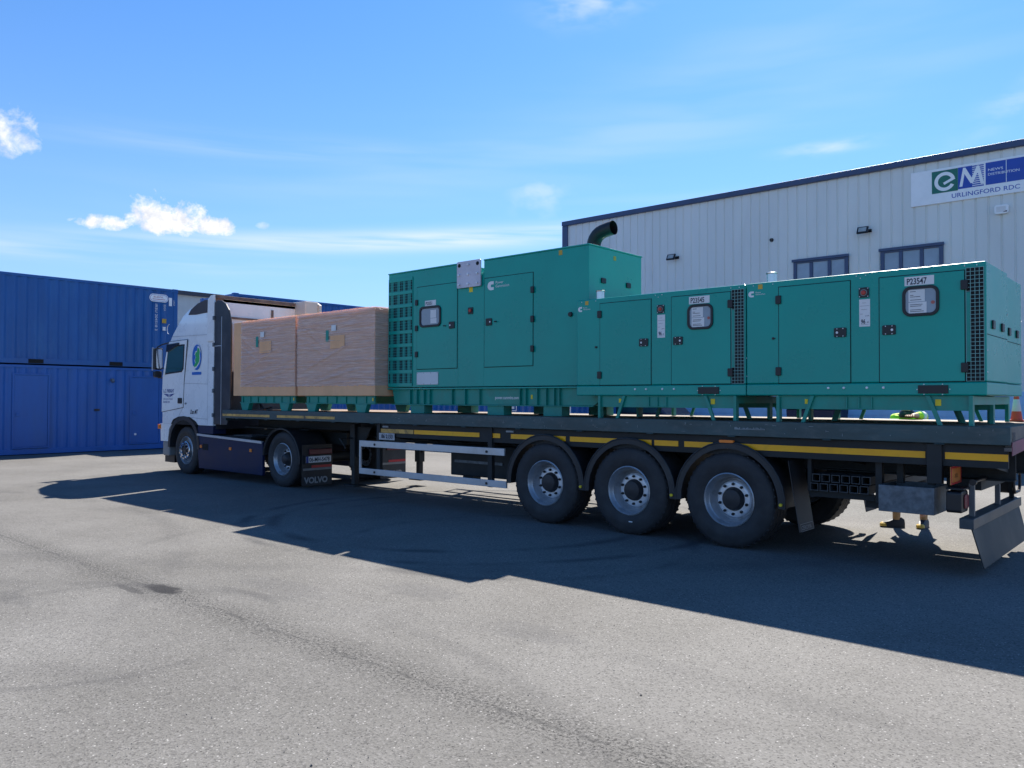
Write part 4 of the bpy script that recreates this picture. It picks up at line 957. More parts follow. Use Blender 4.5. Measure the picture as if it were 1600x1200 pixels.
# ------------------------------------------------------------------ small generators
XL = 2.82; GY0, GY1 = 0.08, 1.04; Z0, Z1 = 1.688, 2.915
def small_gen(num, label):
    r = thing('generator_set', label, 'generator', (XL + 1.16, (GY0 + GY1) / 2, ZT_), 'green canopied generator sets on the flatbed')
    XE = XL + 2.315
    bo = MB().box(XL, XE, GY0, GY1, 1.815, Z1).box(XL - .001, XE + .001, GY0 - .004, GY1 + .004, Z0, 1.811).build('canopy', GREEN, r, bevel=0.012)
    Y = GY0
    def gap(x0, x1, z0, z1):
        MB().frame([(x0 - .008, z0 - .008), (x1 + .008, z0 - .008), (x1 + .008, z1 + .008), (x0 - .008, z1 + .008)], [(x0 + .002, z0 + .002), (x1 - .002, z0 + .002), (x1 - .002, z1 - .002), (x0 + .002, z1 - .002)], 'y', Y - .0015, Y + .0005).build('door_gap', SEAM, r)
    doors = ((.37, 1.11, 'L'), (1.392, 2.138, 'R'))
    for a, b, side in doors:
        gap(XL + a, XL + b, 1.82, 2.845)
        d = MB().box(XL + a, XL + b, Y - .009, Y - .0016, 1.82, 2.845).build('door', GREEN, r, bevel=0.004)
        # lock
        lx = XL + (b - .095 if side == 'L' else a + .09)
        lk = MB().prism(rrect(lx - .062, lx + .062, 2.28, 2.375, .012, 3), 'y', Y - .022, Y - .0095).build('lock', BLACKP, d, bevel=.004)
        MB().cyl((lx + (-.03 if side == 'L' else .03), Y - .026, 2.327), (lx + (-.03 if side == 'L' else .03), Y - .0225, 2.327), .012, n=12).build('key_cylinder', STUD, lk)
        kb = MB()
        for sx in (-.03, .03):
            for sz in (-.038, .038): kb.cyl((lx + sx, Y - .024, 2.327 + sz), (lx + sx, Y - .0225, 2.327 + sz), .005, n=8)
        kb.build('lock_screws', STUD, lk)
        hx = XL + (a - .002 if side == 'L' else b + .002)
        for zz in (1.945, 2.71):
            MB().prism(rrect(hx - .03, hx + .03, zz - .045, zz + .045, .008, 3), 'y', Y - .028, Y - .0092).build('hinge', BLACKP, d, bevel=.004)
    # window in right door
    wx0, wx1, wz0, wz1 = XL + 1.605, XL + 1.93, 2.445, 2.735
    wf = MB().frame(rrect(wx0, wx1, wz0, wz1, .075), rrect(wx0 + .028, wx1 - .028, wz0 + .028, wz1 - .028, .05), 'y', Y - .026, Y - .0095).build('inspection_window', BLACKP, r, bevel=.004)
    MB().prism(rrect(wx0 + .02, wx1 - .02, wz0 + .02, wz1 - .02, .05), 'y', Y - .014, Y - .0112).build('glass', GLASSL, wf)
    MB().box(wx0 + .055, wx0 + .2, Y - .0155, Y - .0145, 2.585, 2.70).box(wx0 + .055, wx0 + .215, Y - .0155, Y - .0145, 2.475, 2.58).build('documents', PAPER, wf)
    tx = MB()
    for zz, ww in ((2.68, .05), (2.645, .03), (2.63, .09), (2.60, .1), (2.555, .11), (2.54, .1), (2.505, .1), (2.49, .12)): tx.box(wx0 + .07, wx0 + .07 + ww, Y - .0165, Y - .0156, zz, zz + .005)
    tx.build('document_text', INK, wf)
    MB().cyl((wx0 + .27, Y - .0165, 2.57), (wx0 + .27, Y - .0145, 2.57), .017, n=14).build('red_button', mat('faded red', (.45, .12, .1), .5), wf)
    pl = MB().box(XL + 1.625, XL + 1.885, Y - .0115, Y - .0095, 2.742, 2.828).build('number_label', PAPER, r)
    MB().text(num, .082, (XL + 1.643, Y - .012, 2.755), sq=.72, bold=.0018).build('number_text', INK, pl)
    # emergency stop
    es = MB().prism(rrect(XL + 1.195, XL + 1.295, 2.665, 2.765, .01, 3), 'y', Y - .012, Y - .0006).build('emergency_stop', BLACKP, r, bevel=.003)
    MB().lathe([(.034, -.001), (.034, -.006), (.026, -.0065)], (XL + 1.245, Y - .0125, 2.713), 20).build('stop_ring', GREYT, es)
    MB().lathe([(0, -.02), (.02, -.018), (.024, -.01), (.02, 0)], (XL + 1.245, Y - .0125, 2.713), 18).build('stop_button', mat('stop red', (.5, .05, .03), .4), es, smooth=True)
    st_ = MB()
    for sx in (-.04, .04):
        for sz in (-.04, .04): st_.cyl((XL + 1.245 + sx, Y - .0145, 2.715 + sz), (XL + 1.245 + sx, Y - .0125, 2.715 + sz), .005, n=8)
    st_.build('screws', STUD, es)
    lb = MB().box(XL + 1.198, XL + 1.302, Y - .0022, Y - .0006, 2.375, 2.648).build('noise_label', PAPER, r)
    lt_ = MB().text('96', .06, (XL + 1.215, Y - .0026, 2.405), sq=.7, bold=.002).text('dB', .02, (XL + 1.268, Y - .0026, 2.41)).text('LWA', .018, (XL + 1.255, Y - .0026, 2.475))
    for zz, a_, b_ in ((2.58, .0, .09), (2.395, .01, .085), (2.5, .0, .03), (2.61, .02, .06), (2.545, .01, .07)): lt_.box(XL + 1.205 + a_, XL + 1.205 + b_, Y - .0032, Y - .0024, zz, zz + .002)
    lt_.build('label_text', INK, lb)
    # logo
    lg = MB(); cx, cz = XL + .055, 2.795
    def arcpts(R, a0, a1, n=12): return [(cx + R * cos(radians(a0 + (a1 - a0) * i / n)), cz + R * sin(radians(a0 + (a1 - a0) * i / n))) for i in range(n + 1)]
    o_ = arcpts(.032, 90, 270); P = [(cx + .03, cz + .032)] + o_ + [(cx + .03, cz - .032), (cx + .03, cz - .012), (cx, cz - .012), (cx, cz + .010), (cx + .03, cz + .010)]
    lg.prism(P, 'y', Y - .0022, Y - .0006)
    lg.text('Power', .024, (XL + .105, Y - .0015, 2.803)).text('Generation', .024, (XL + .105, Y - .0015, 2.782))
    lg.build('maker_logo', WHITET, r)
    # mesh panel
    mx0, mx1 = XL + 2.152, XL + 2.297
    mh = MB().box(mx0, mx1, Y - .0015, Y - .0004, 1.82, 2.865).build('air_inlet', BLACKM, r)
    wi = MB(); nx = 4
    for i in range(nx + 1): xx = mx0 + (mx1 - mx0) * i / nx; wi.box(xx - .0022, xx + .0022, Y - .006, Y - .0035, 1.82, 2.865)
    for j in range(30): zz = 1.82 + 1.045 * j / 29; wi.box(mx0, mx1, Y - .0034, Y - .0017, zz - .0022, zz + .0022)
    wi.build('wire_mesh', mat('mesh wire', (.2, .42, .4), .4), mh)
    MB().box(mx0 + .003, mx0 + .033, Y - .0085, Y - .0066, 2.0, 2.64).build('mesh_stiffener', GREEND, mh)
    # lower band details
    MB().box(XL + 1.74, XL + 2.0, Y - .018, Y - .0045, 1.706, 1.784).build('cable_plate', BLACKP, r, bevel=.003)
    sd_ = MB()
    for a in (.89, 1.045, 1.27, 1.425): sd_.lathe([(0, -.012), (.011, -.01), (.013, 0)], (XL + a, Y - .0045, 1.765), 12)
    for a, z in ((.08, 2.887), (.30, 2.887), (1.17, 2.887), (1.21, 2.862), (1.26, 2.887), (2.14, 2.887), (2.24, 2.887), (1.73, 1.745), (2.012, 1.745), (1.79, 1.793), (1.95, 1.793), (1.79, 1.698), (1.95, 1.698)):
        sd_.lathe([(0, -.004), (.005, -.003), (.006, 0)], (XL + a, Y - (.0005 if z > 1.82 else .0045), z), 8)
    sd_.build('fixing_bolts', STUD, r)
    MB().cyl((XL + .305, Y - .01, 2.3), (XL + .305, Y + .0, 2.3), .014, n=10).box(XL + .305, XL + .33, Y - .006, Y - .0005, 2.295, 2.305).build('door_stay', BLACKP, r)
    MB().box(XL + .135, XL + .185, Y - .0025, Y - .0006, 2.845, 2.895).build('amber_label', OLAB, r)
    # skid
    s = MB().box(XL + .345, XL + 2.185, Y + .03, Y + .06, 1.545, 1.684).box(XL + .345, XL + 2.185, GY1 - .06, GY1 - .03, 1.545, 1.684).box(XL + .345, XL + 2.185, Y, Y + .06, 1.685, 1.6875)
    for a in (.335, 2.165):
        s.box(XL + a, XL + a + .035, Y, Y + .07, ZT_ + .001, 1.684).box(XL + a, XL + a + .035, GY1 - .07, GY1, ZT_ + .001, 1.684); s.box(XL + a, XL + a + .035, Y + .0705, GY1 - .0705, 1.6, 1.68)
    for (a, b) in ((.70, .60), (1.80, 1.905)):
        for yy in (Y + .001, GY1 - .025):
            s.add([(XL + a, yy, 1.683), (XL + a + .04, yy, 1.683), (XL + b + .04, yy, ZT_ + .001), (XL + b, yy, ZT_ + .001), (XL + a, yy + .024, 1.683), (XL + a + .04, yy + .024, 1.683), (XL + b + .04, yy + .024, ZT_ + .001), (XL + b, yy + .024, ZT_ + .001)],
                  [(0, 3, 2, 1), (4, 5, 6, 7), (0, 1, 5, 4), (1, 2, 6, 5), (2, 3, 7, 6), (3, 0, 4, 7)])
    for a in (1.06, 1.18, 1.30): s.box(XL + a, XL + a + .012, Y + .012, Y + .03, 1.56, 1.67)
    s.box(XL + 1.05, XL + 1.32, Y + .012, Y + .029, 1.552, 1.56)
    s.build('skid_base', GREEND, r, bevel=.003)
    MB().box(XL + .635, XL + .665, Y + .024, Y + .0295, 1.6, 1.65).box(XL + 1.88, XL + 1.93, Y + .024, Y + .0295, 1.59, 1.65).build('yellow_label', YLAB, r)
    # end face
    MB().box(XE + .0005, XE + .003, GY0 + .02, GY1 - .02, 2.245, 2.251).build('end_seam', SEAM, r)
    for yy in (GY0 + .27, GY1 - .27): MB().prism(rrect(yy - .05, yy + .05, 2.31, 2.39, .01, 3), 'x', XE + .001, XE + .016).build('end_catch', BLACKP, r, bevel=.003)
    sv = MB()
    for yy, zz in ((GY0 + .02, 2.1), (GY0 + .02, 1.9), (GY1 - .02, 2.5)): sv.cyl((XE, yy, zz), (XE + .006, yy, zz), .008, n=8)
    sv.build('end_bolts', STUD, r)
    # exhaust
    ex = MB().cyl((XL + .16, GY0 + .3, Z1), (XL + .16, GY0 + .3, Z1 + .13), .055, n=24).lathe([(.062, 0), (.064, .012), (.045, .02), (0, .024)], (XL + .16, GY0 + .3, Z1 + .13), 24, 'z')
    ex.build('exhaust_stack', STAIN, r, smooth=True)
    MB().lathe([(.03, 0), (.035, .02), (.045, .03), (.03, .045), (0, .05)], (XL + 1.26, GY0 + .45, Z1), 16, 'z').build('filler_cap', STUD, r, smooth=True)
    return r
gA = small_gen('P23547', 'green canopied generator marked P23547 at the tail of the flatbed')
gB = copy_tree(gA); gB.location.x -= 2.325
gB['label'] = 'green canopied generator marked P23545 between its twin and the big set'
for o in [q for q in bpy.data.objects if q.parent == gB and q.name.startswith('number_label')]:
    for c in [q for q in bpy.data.objects if q.parent == o]:
        t = MB().text('P23545', .082, (XL + 1.643, GY0 - .012, 2.755), sq=.72, bold=.0018)
        off = Vector(gA['bo']); me = bpy.data.meshes.new('number_text'); me.from_pydata([tuple(Vector(p) - off) for p in t.v], [], t.f); me.materials.append(INK); c.data = me
gC = copy_tree(gA); gC.location = Vector((gA.location.x - .04, gA.location.y + .99, gA.location.z)); gC.rotation_euler = (0, 0, 0)
gC['label'] = 'green generator in the far row behind the tail unit, only its end showing'
gD = copy_tree(gB); gD.location = Vector((gB.location.x - .04, gB.location.y + .99, gB.location.z))
gD['label'] = 'green generator hidden in the far row, seen only by its skid legs'

# ------------------------------------------------------------------ big generator
bgn = thing('large_generator_set', 'tall green generator housing with lifting plate and black exhaust elbow', 'generator', (-1.55, 1.0, ZT_))
Y = .36; YB = 1.64; BX0, BX1 = -3.585, .485; BZ0, BZ1 = 1.825, 3.68
MB().box(BX0, -1.955, Y, YB, BZ0, BZ1 - .0).box(-1.42, BX1, Y, YB, BZ0, BZ1).box(-1.955, -1.42, Y, YB, BZ0, BZ1 - .16).box(BX0 + .002, -1.955, Y + .012, Y + .02, BZ0, BZ1 - .02).build('canopy', GREEN, bgn, bevel=.014)
MB().box(BX0 - .008, -1.95, Y - .012, YB + .012, BZ1 + .001, BZ1 + .022).box(-1.425, BX1 + .01, Y - .012, YB + .012, BZ1 + .001, BZ1 + .022).build('roof', GREEN, bgn, bevel=.006)
MB().box(BX0 - .01, BX1 + .01, Y - .008, YB + .008, 1.79, 1.812).build('base_flange', GREEN, bgn, bevel=.003)
# louvres
lv_ = MB().box(-3.565, -2.995, Y - .003, Y - .0006, 1.86, 3.60).build('grille_panel', BLACKM, bgn)
lb = MB()
for k in range(9): z = 1.865 + k * .2135; lb.box(-3.565, -2.996, Y - .0125, Y - .004, z - .027, z + .027)
lb.box(-2.995, -2.985, Y - .0125, Y - .004, 1.84, 3.6).box(-3.577, -3.566, Y - .0125, Y - .004, 1.84, 3.6).build('grille_bars', GREEN, lv_, bevel=.003)
wv = MB()
for k in range(16): x_ = -3.565 + .57 * k / 15; wv.box(x_ - .0022, x_ + .0022, Y - .009, Y - .006, 1.87, 3.57)
for k in range(40): z_ = 1.87 + 1.7 * k / 39; wv.box(-3.565, -2.995, Y - .0058, Y - .0034, z_ - .0022, z_ + .0022)
wv.build('wire_mesh', mat('mesh wire teal', (.02, .36, .34), .45), lv_)
bf = MB()
for k in (0.12, 0.40, .64, .86): x_ = -3.565 + .57 * k; bf.box(x_ - .03, x_ + .03, Y - .0035, Y - .0032, 1.87, 3.57)
bf.build('inner_baffles', GREEND, lv_)
for a, b, side in ((-2.88, -1.975, 'L'), (-1.4, -.475, 'R')):
    z0, z1 = 2.11, 3.413
    MB().frame([(a - .009, z0 - .009), (b + .009, z0 - .009), (b + .009, z1 + .009), (a - .009, z1 + .009)], [(a + .002, z0 + .002), (b - .002, z0 + .002), (b - .002, z1 - .002), (a + .002, z1 - .002)], 'y', Y - .0016, Y + .0004).build('door_gap', SEAM, bgn)
    d = MB().box(a, b, Y - .009, Y - .0018, z0, z1).build('door', GREEN, bgn, bevel=.004)
    hx = a if side == 'L' else b
    for zz in (3.17, 2.76, 2.345): MB().prism(rrect(hx - .028, hx + .028, zz - .045, zz + .045, .008, 3), 'y', Y - .03, Y - .0092).build('hinge', BLACKP, d, bevel=.004)
    lx = b - .105 if side == 'L' else a + .095
    lk = MB().prism(rrect(lx - .06, lx + .06, 2.715, 2.82, .01, 3), 'y', Y - .024, Y - .0095).build('lock', BLACKP, d, bevel=.004)
    MB().cyl((lx + (-.03 if side == 'L' else .03), Y - .028, 2.767), (lx + (-.03 if side == 'L' else .03), Y - .0245, 2.767), .012, n=12).build('key_cylinder', STUD, lk)
    sx = lx - .15 if side == 'L' else lx + .14
    MB().cyl((sx - .02, Y - .03, 2.765), (sx + .02, Y - .03, 2.765), .009, n=8).box(sx - .005, sx + .005, Y - .03, Y - .0095, 2.76, 2.77).build('catch', BLACKP, d)
wf = MB().frame(rrect(-2.81, -2.32, 2.765, 3.095, .075), rrect(-2.775, -2.355, 2.80, 3.06, .05), 'y', Y - .028, Y - .0095).build('inspection_window', BLACKP, bgn, bevel=.004)
MB().prism(rrect(-2.785, -2.345, 2.79, 3.07, .05), 'y', Y - .014, Y - .0112).build('glass', GLASSL, wf)
MB().box(-2.56, -2.43, Y - .0155, Y - .0145, 2.905, 3.03).box(-2.56, -2.42, Y - .0155, Y - .0145, 2.82, 2.9).build('documents', PAPER, wf)
pl = MB().box(-2.69, -2.44, Y - .0115, Y - .0095, 3.1, 3.185).build('number_label', PAPER, bgn)
MB().text('P23551', .07, (-2.675, Y - .012, 3.115), sq=.75, bold=.0018).build('number_text', INK, pl)
wp_ = MB().box(-2.875, -2.385, Y - .012, Y - .0006, 1.862, 2.058).build('cover_plate', mat('cover plate white', (.68, .7, .72), .45, var=.04), bgn, bevel=.003)
sc_ = MB()
for k in range(4):
    for zz in (1.875, 2.045): x_ = -2.86 + .153 * k; sc_.lathe([(0, -.004), (.006, -.003), (.007, 0)], (x_, Y - .012, zz), 8)
sc_.build('screws', GREYINK, wp_)
# lifting plate
lpz0, lpz1 = 3.31, 3.71
lp = MB().prism(rrect(-1.945, -1.455, lpz0, lpz1, .02, 3), 'y', Y - .045, Y - .02).build('lifting_plate', LIFT, bgn, bevel=.003)
lbt = MB()
for i in range(3):
    for j in range(3):
        x_ = -1.89 + i * .19; z_ = 3.36 + j * .145
        if j == 2 and i in (0, 2): continue
        lbt.cyl((x_, Y - .07, z_), (x_, Y - .045, z_), .017, n=6)
lbt.build('bolts', STUD, lp)
MB().cyl((-1.89, Y - .052, 3.65), (-1.89, Y - .0455, 3.65), .028, n=16).cyl((-1.51, Y - .052, 3.65), (-1.51, Y - .0455, 3.65), .028, n=16).build('shackle_hole', BLACKM, lp)
MB().box(-1.9, -1.5, Y - .02, Y + .012, 3.33, 3.69).build('plate_packing', GREYT, lp)
es = MB().prism(rrect(-1.74, -1.64, 2.91, 3.01, .01, 3), 'y', Y - .014, Y - .0006).build('emergency_stop', BLACKP, bgn, bevel=.003)
MB().lathe([(0, -.02), (.022, -.018), (.027, -.01), (.022, 0)], (-1.685, Y - .0145, 2.962), 18).build('stop_button', mat('stop red', (.5, .05, .03), .4), es, smooth=True)
MB().box(-1.725, -1.65, Y - .0025, Y - .0006, 3.24, 3.34).build('yellow_label', YLAB, bgn)
MB().box(-.02, .04, Y - .0025, Y - .0006, 3.60, 3.665).build('amber_label', OLAB, bgn)
MB().box(BX1 + .0005, BX1 + .003, .93, .99, 3.55, 3.61).build('amber_label', OLAB, bgn)
MB().lathe([(0, -.03), (.03, -.028), (.034, 0)], (.187, Y, 2.78), 14).build('door_buffer', BLACKP, bgn)
lg = MB(); cx, cz = -1.272, 3.295
o_ = [(cx + .066 * cos(radians(90 + 15 * i)), cz + .064 * sin(radians(90 + 15 * i))) for i in range(13)]
lg.prism([(cx + .056, cz + .064)] + o_ + [(cx + .056, cz - .064), (cx + .056, cz - .022), (cx, cz - .022), (cx, cz + .018), (cx + .056, cz + .018)], 'y', Y - .0115, Y - .0095)
lg.text('Power', .058, (-1.18, Y - .011, 3.315)).text('Generation', .058, (-1.18, Y - .011, 3.262)); lg.build('maker_logo', WHITET, bgn)
for yy, zz in ((.68, 3.24), (1.29, 3.24)): MB().prism(rrect(yy - .05, yy + .05, zz - .035, zz + .035, .01, 3), 'x', BX1 + .001, BX1 + .02).build('end_catch', BLACKP, bgn, bevel=.003)
sk = MB()
SX1 = .68
for (ya, yb) in ((Y + .04, Y + .052), (YB - .052, YB - .04)):
    sk.prism([(BX0 + .12, 1.555), (SX1 - .14, 1.555), (SX1, 1.66), (SX1, 1.789), (BX0 + .06, 1.789)], 'y', ya, yb)
for ya, yb in ((Y - .005, Y + .09), (YB - .09, YB + .005)):
    sk.box(BX0 + .1, SX1 - .12, ya, yb, 1.54, 1.554)
for x_ in (-3.06, -2.9, -2.735, -2.6, -2.1, -1.82, -1.52, -.73, -.62, -.41, -.25, -.11, -.02):
    for ya, yb in ((Y - .001, Y + .039), (YB - .039, YB + .001)): sk.box(x_, x_ + .012, ya, yb, 1.556, 1.788)
sk.box(BX0 + .15, SX1 - .2, Y + .1, YB - .1, 1.6, 1.62)
for x_ in (-3.05, -1.36, -.3): sk.box(x_, x_ + .32, Y + .02, Y + .2, ZT_ + .001, 1.5395).box(x_, x_ + .32, YB - .2, YB - .02, ZT_ + .001, 1.5395)
sk.build('skid_base', GREEND, bgn, bevel=.003)
MB().text('power.cummins.com', .062, (-1.225, Y + .0385, 1.64), sq=.88, bold=.001).build('skid_lettering', WHITET, bgn)
MB().box(-.54, -.51, Y + .036, Y + .0385, 1.64, 1.7).build('yellow_label', YLAB, bgn)
# exhaust elbow
pth = []
for i in range(9):
    a = radians(90 - 62 * i / 8 * 1.05)
    pth.append((.13 + .2 * (1 - sin(a)), 1.0 + .0, 3.83 + .17 * cos(a) * 1.05))
pth = [(.10, 1.0, 3.68), (.10, 1.0, 3.80)] + [(.10 + .22 * (1 - cos(radians(t))), 1.0, 3.80 + .20 * sin(radians(t))) for t in (15, 30, 45, 60, 75)] + [(.38, 1.0, 4.015), (.44, 1.0, 4.02)]
MB().tube(pth, .099, 28, caps=False).tube(pth, .093, 28, caps=False).build('exhaust_elbow', EXH, bgn, smooth=True)
MB().lathe([(.0, .0), (.12, 0), (.12, .02), (.09, .03)], (.10, 1.0, 3.702), 24, 'z').build('exhaust_collar', EXH, bgn, smooth=True)

# ------------------------------------------------------------------ wrapped boxes
def wrapped(x0, x1, label, left_bare, seed):
    y0, y1 = .10, 1.12; z0, z1 = 1.685, 3.135
    r = thing('wrapped_carton', label, 'carton', ((x0 + x1) / 2, (y0 + y1) / 2, ZT_), 'shrink wrapped cardboard cartons on green skids')
    MB().box(x0, x1, y0, y1, z0, z1).build('carton', CARD, r, bevel=.012)
    R = random.Random(seed)
    # film: gridded skin with wrinkles
    f = MB(); xa = x0 + left_bare; zb = z0 + .17
    nx, nz = 50, 130
    folds = [(R.uniform(zb, z1), R.uniform(.003, .009), R.uniform(.006, .016), R.uniform(-.09, .09), R.uniform(x0, x1), R.uniform(.2, 1.0)) for _ in range(120)] + [(2.75, .022, .014, -.55, x0 + .45, .35), (2.85, .02, .012, -.75, x0 + .35, .3), (2.0, .018, .02, .18, x0 + 1.0, .9), (2.35, .022, .02, .32, x0 + .9, .8), (2.5, .014, .018, -.45, x0 + .6, .5), (2.2, .012, .02, .22, x0 + 1.4, .7)]
    def disp(u, z):
        d = .010
        for fz, am, wd__, sl_, fx, fl in folds:
            q = (z - fz - sl_ * (u - fx)) / wd__
            if abs(q) < 3: d += am * math.exp(-q * q) * math.exp(-((u - fx) / fl) ** 2)
        return d
    vs = [];
    for j in range(nz + 1):
        z = zb + (z1 + .004 - zb) * j / nz
        for i in range(nx + 1):
            u = xa + (x1 + .006 - xa) * i / nx
            e = 0 if 0 < i < nx else .0
            vs.append((u + (R.uniform(-.012, .012) if i == 0 else 0), y0 - disp(u, z), z + (R.uniform(-.01, .01) if j == 0 else 0)))
    f.add(vs, [(j * (nx + 1) + i, j * (nx + 1) + i + 1, (j + 1) * (nx + 1) + i + 1, (j + 1) * (nx + 1) + i) for j in range(nz) for i in range(nx)])
    vs = []; ny = 24
    for j in range(nz + 1):
        z = zb + (z1 + .004 - zb) * j / nz
        for i in range(ny + 1):
            yy = y0 - .01 + (y1 - y0 + .02) * i / ny; vs.append((x1 + (disp(x1 - yy, z) - .004 if i else .006), yy, z))
    f.add(vs, [(j * (ny + 1) + i, j * (ny + 1) + i + 1, (j + 1) * (ny + 1) + i + 1, (j + 1) * (ny + 1) + i) for j in range(nz) for i in range(ny)])
    vs = []
    for j in range(7):
        for i in range(nx + 1):
            u = xa + (x1 + .006 - xa) * i / nx; vs.append((u, y0 - .01 + (y1 - y0) * j / 6, z1 + .008 + R.uniform(0, .012)))
    f.add(vs, [(j * (nx + 1) + i, j * (nx + 1) + i + 1, (j + 1) * (nx + 1) + i + 1, (j + 1) * (nx + 1) + i) for j in range(6) for i in range(nx)])
    f.build('stretch_film', FILM, r, smooth=True, sharp=60)
    px = x0 + (1.02 if left_bare > .1 else 1.05)
    MB().box(px, px + .13, y0 - .03, y0 - .028, 2.80, 2.90).build('paper_label', PAPER, r)
    MB().box(px - .17, px - .09, y0 - .022, y0 - .019, 2.62, 2.82).build('green_opening', GREEND, r)
    MB().box(px - .04, px + .36, y0 - .021, y0 - .019, 2.50, 2.72).build('cardboard_patch', CARD, r)
    s = MB()
    for ya, yb in ((y0 + .05, y0 + .07), (y1 - .07, y1 - .05)): s.box(x0 + .22, x1 - .06, ya, yb, 1.56, 1.682)
    for ya, yb in ((y0 + .03, y0 + .09), (y1 - .09, y1 - .03)): s.box(x0 + .2, x1 - .04, ya, yb, 1.545, 1.5595).box(x0 + .2, x1 - .04, ya, yb, 1.6725, 1.684)
    for fx in (.18, .82):
        c = x0 + (x1 - x0) * fx
        for ya, yb in ((y0 + .03, y0 + .12), (y1 - .12, y1 - .03)): s.prism([(c - .16, 1.5445), (c + .16, 1.5445), (c + .1, ZT_ + .001), (c - .1, ZT_ + .001)], 'y', ya, yb)
    for k in range(7): c = x0 + .3 + k * .27; s.box(c, c + .012, y0 + .03, y0 + .05, 1.56, 1.672)
    s.build('skid_base', GREEND, r, bevel=.003)
    MB().box(x1 - .1, x1 - .07, y0 + .028, y0 + .0295, 1.6, 1.65).build('yellow_label', YLAB, r)
wrapped(-8.03, -5.88, 'shrink wrapped brown carton nearest the cab, its left strip bare', .3, 11)
wrapped(-5.81, -3.61, 'shrink wrapped brown carton next to the tall generator', .0, 23)

# ------------------------------------------------------------------ cone, van, bin
cx_, cy_ = 4.99, 2.36
cn = thing('traffic_cone', 'small red and white traffic cone on the far edge of the flatbed', 'cone', (cx_, cy_, ZT_))
cb_ = MB().box(cx_ - .075, cx_ + .075, cy_ - .075, cy_ + .075, ZT_, ZT_ + .02).lathe([(.06, .02), (.047, .115)], (cx_, cy_, ZT_), 24, 'z').lathe([(.0295, .25), (.016, .365), (0, .368)], (cx_, cy_, ZT_), 24, 'z')
co = cb_.build('cone_body', CONEO, cn, smooth=True)
MB().lathe([(.047, .115), (.048, .118), (.031, .247), (.0295, .25)], (cx_, cy_, ZT_), 24, 'z').build('reflective_sleeve', mat('grey white sleeve', (.55, .56, .6), .5, var=.15), cn, smooth=True)

vn = thing('parked_van', 'dark navy van parked near the warehouse, seen through the gap under the generators', 'van', (-8.0, 15.6, 0))
VN = mat('navy van paint', (.012, .012, .05), .35, var=.1, coat=.4)
vb = MB(); VP = [(-10.4, .3), (-5.95, .3), (-5.85, .8), (-5.95, 1.05), (-6.9, 1.18), (-7.5, 1.72), (-7.9, 1.8), (-10.3, 1.8), (-10.45, 1.4)]
vb.prism(VP, 'y', 14.8, 16.5); vo_ = vb.build('body', VN, vn, bevel=.06)
MB().prism([(-7.0, 1.2), (-7.5, 1.66), (-8.6, 1.7), (-8.6, 1.2)], 'y', 14.79, 14.798).build('side_window', GLASSD, vn)
MB().prism([(-8.7, 1.2), (-8.7, 1.7), (-10.1, 1.7), (-10.2, 1.2)], 'y', 14.79, 14.798).build('side_window', GLASSD, vn)
for x_ in (-6.8, -9.5):
    for y_ in (14.78, 16.3): MB().cyl((x_, y_, .32), (x_, y_ + .22, .32), .32, n=28).build('wheel', RUBBER, vn, bevel=.02)
MB().box(-8.66, -8.64, 14.785, 14.789, .5, 1.75).build('door_line', INK, vn)
MB().box(-5.98, -5.86, 14.95, 15.2, .75, .9).build('headlight', STUD, vn, bevel=.02)

wb = thing('waste_bin', 'dark blue wheeled waste bin by the warehouse, partly hidden by the flatbed', 'bin', (-2.9, 17.3, 0))
MB().prism([(-3.62, .2), (-2.2, .2), (-2.08, 1.35), (-3.7, 1.35)], 'y', 16.8, 17.8).build('bin_body', mat('navy bin', (.01, .013, .05), .5), wb, bevel=.03)
MB().prism([(16.75, 1.351), (17.85, 1.351), (17.85, 1.4), (17.3, 1.5), (16.75, 1.4)], 'x', -3.75, -2.05).build('lid', mat('dark bin lid', (.015, .016, .02), .5), wb, bevel=.02)
for x_ in (-3.4, -2.4):
    for y_ in (16.95, 17.6): MB().cyl((x_, y_ - .03, .1), (x_, y_ + .03, .1), .1, n=16).build('castor', RUBBER, wb)

# ------------------------------------------------------------------ person behind the trailer
PX, PY = 3.70, 2.97
pe = thing('person', 'person in hi vis jacket, dark trousers and work boots standing behind the flatbed tail', 'person', (PX, PY, 0))
def skin(name, verts, edges, radii, m, parent, sub=2, root=0):
    me = bpy.data.meshes.new(name); off = Vector(pe['bo'])
    me.from_pydata([tuple(Vector(v) - off) for v in verts], edges, []); me.materials.append(m)
    ob = bpy.data.objects.new(name, me); COL.objects.link(ob); ob.parent = parent
    sk_ = ob.modifiers.new('skin', 'SKIN')
    lay = me.skin_vertices[0] if me.skin_vertices else None
    if lay is None:
        bm = bmesh.new(); bm.from_mesh(me); bm.verts.layers.skin.verify(); bm.to_mesh(me); bm.free(); lay = me.skin_vertices[0]
    for i, r in enumerate(radii):
        r = (r, r) if not isinstance(r, tuple) else r
        lay.data[i].radius = r; lay.data[i].use_root = (i == root)
    sb = ob.modifiers.new('sub', 'SUBSURF'); sb.levels = sub; sb.render_levels = sub
    dg = bpy.context.evaluated_depsgraph_get(); me2 = bpy.data.meshes.new_from_object(ob.evaluated_get(dg))
    ob.modifiers.clear(); ob.data = me2; me2.shade_smooth()
    return ob
SKIN_ = mat('skin', (.55, .32, .23), .5, var=.05)
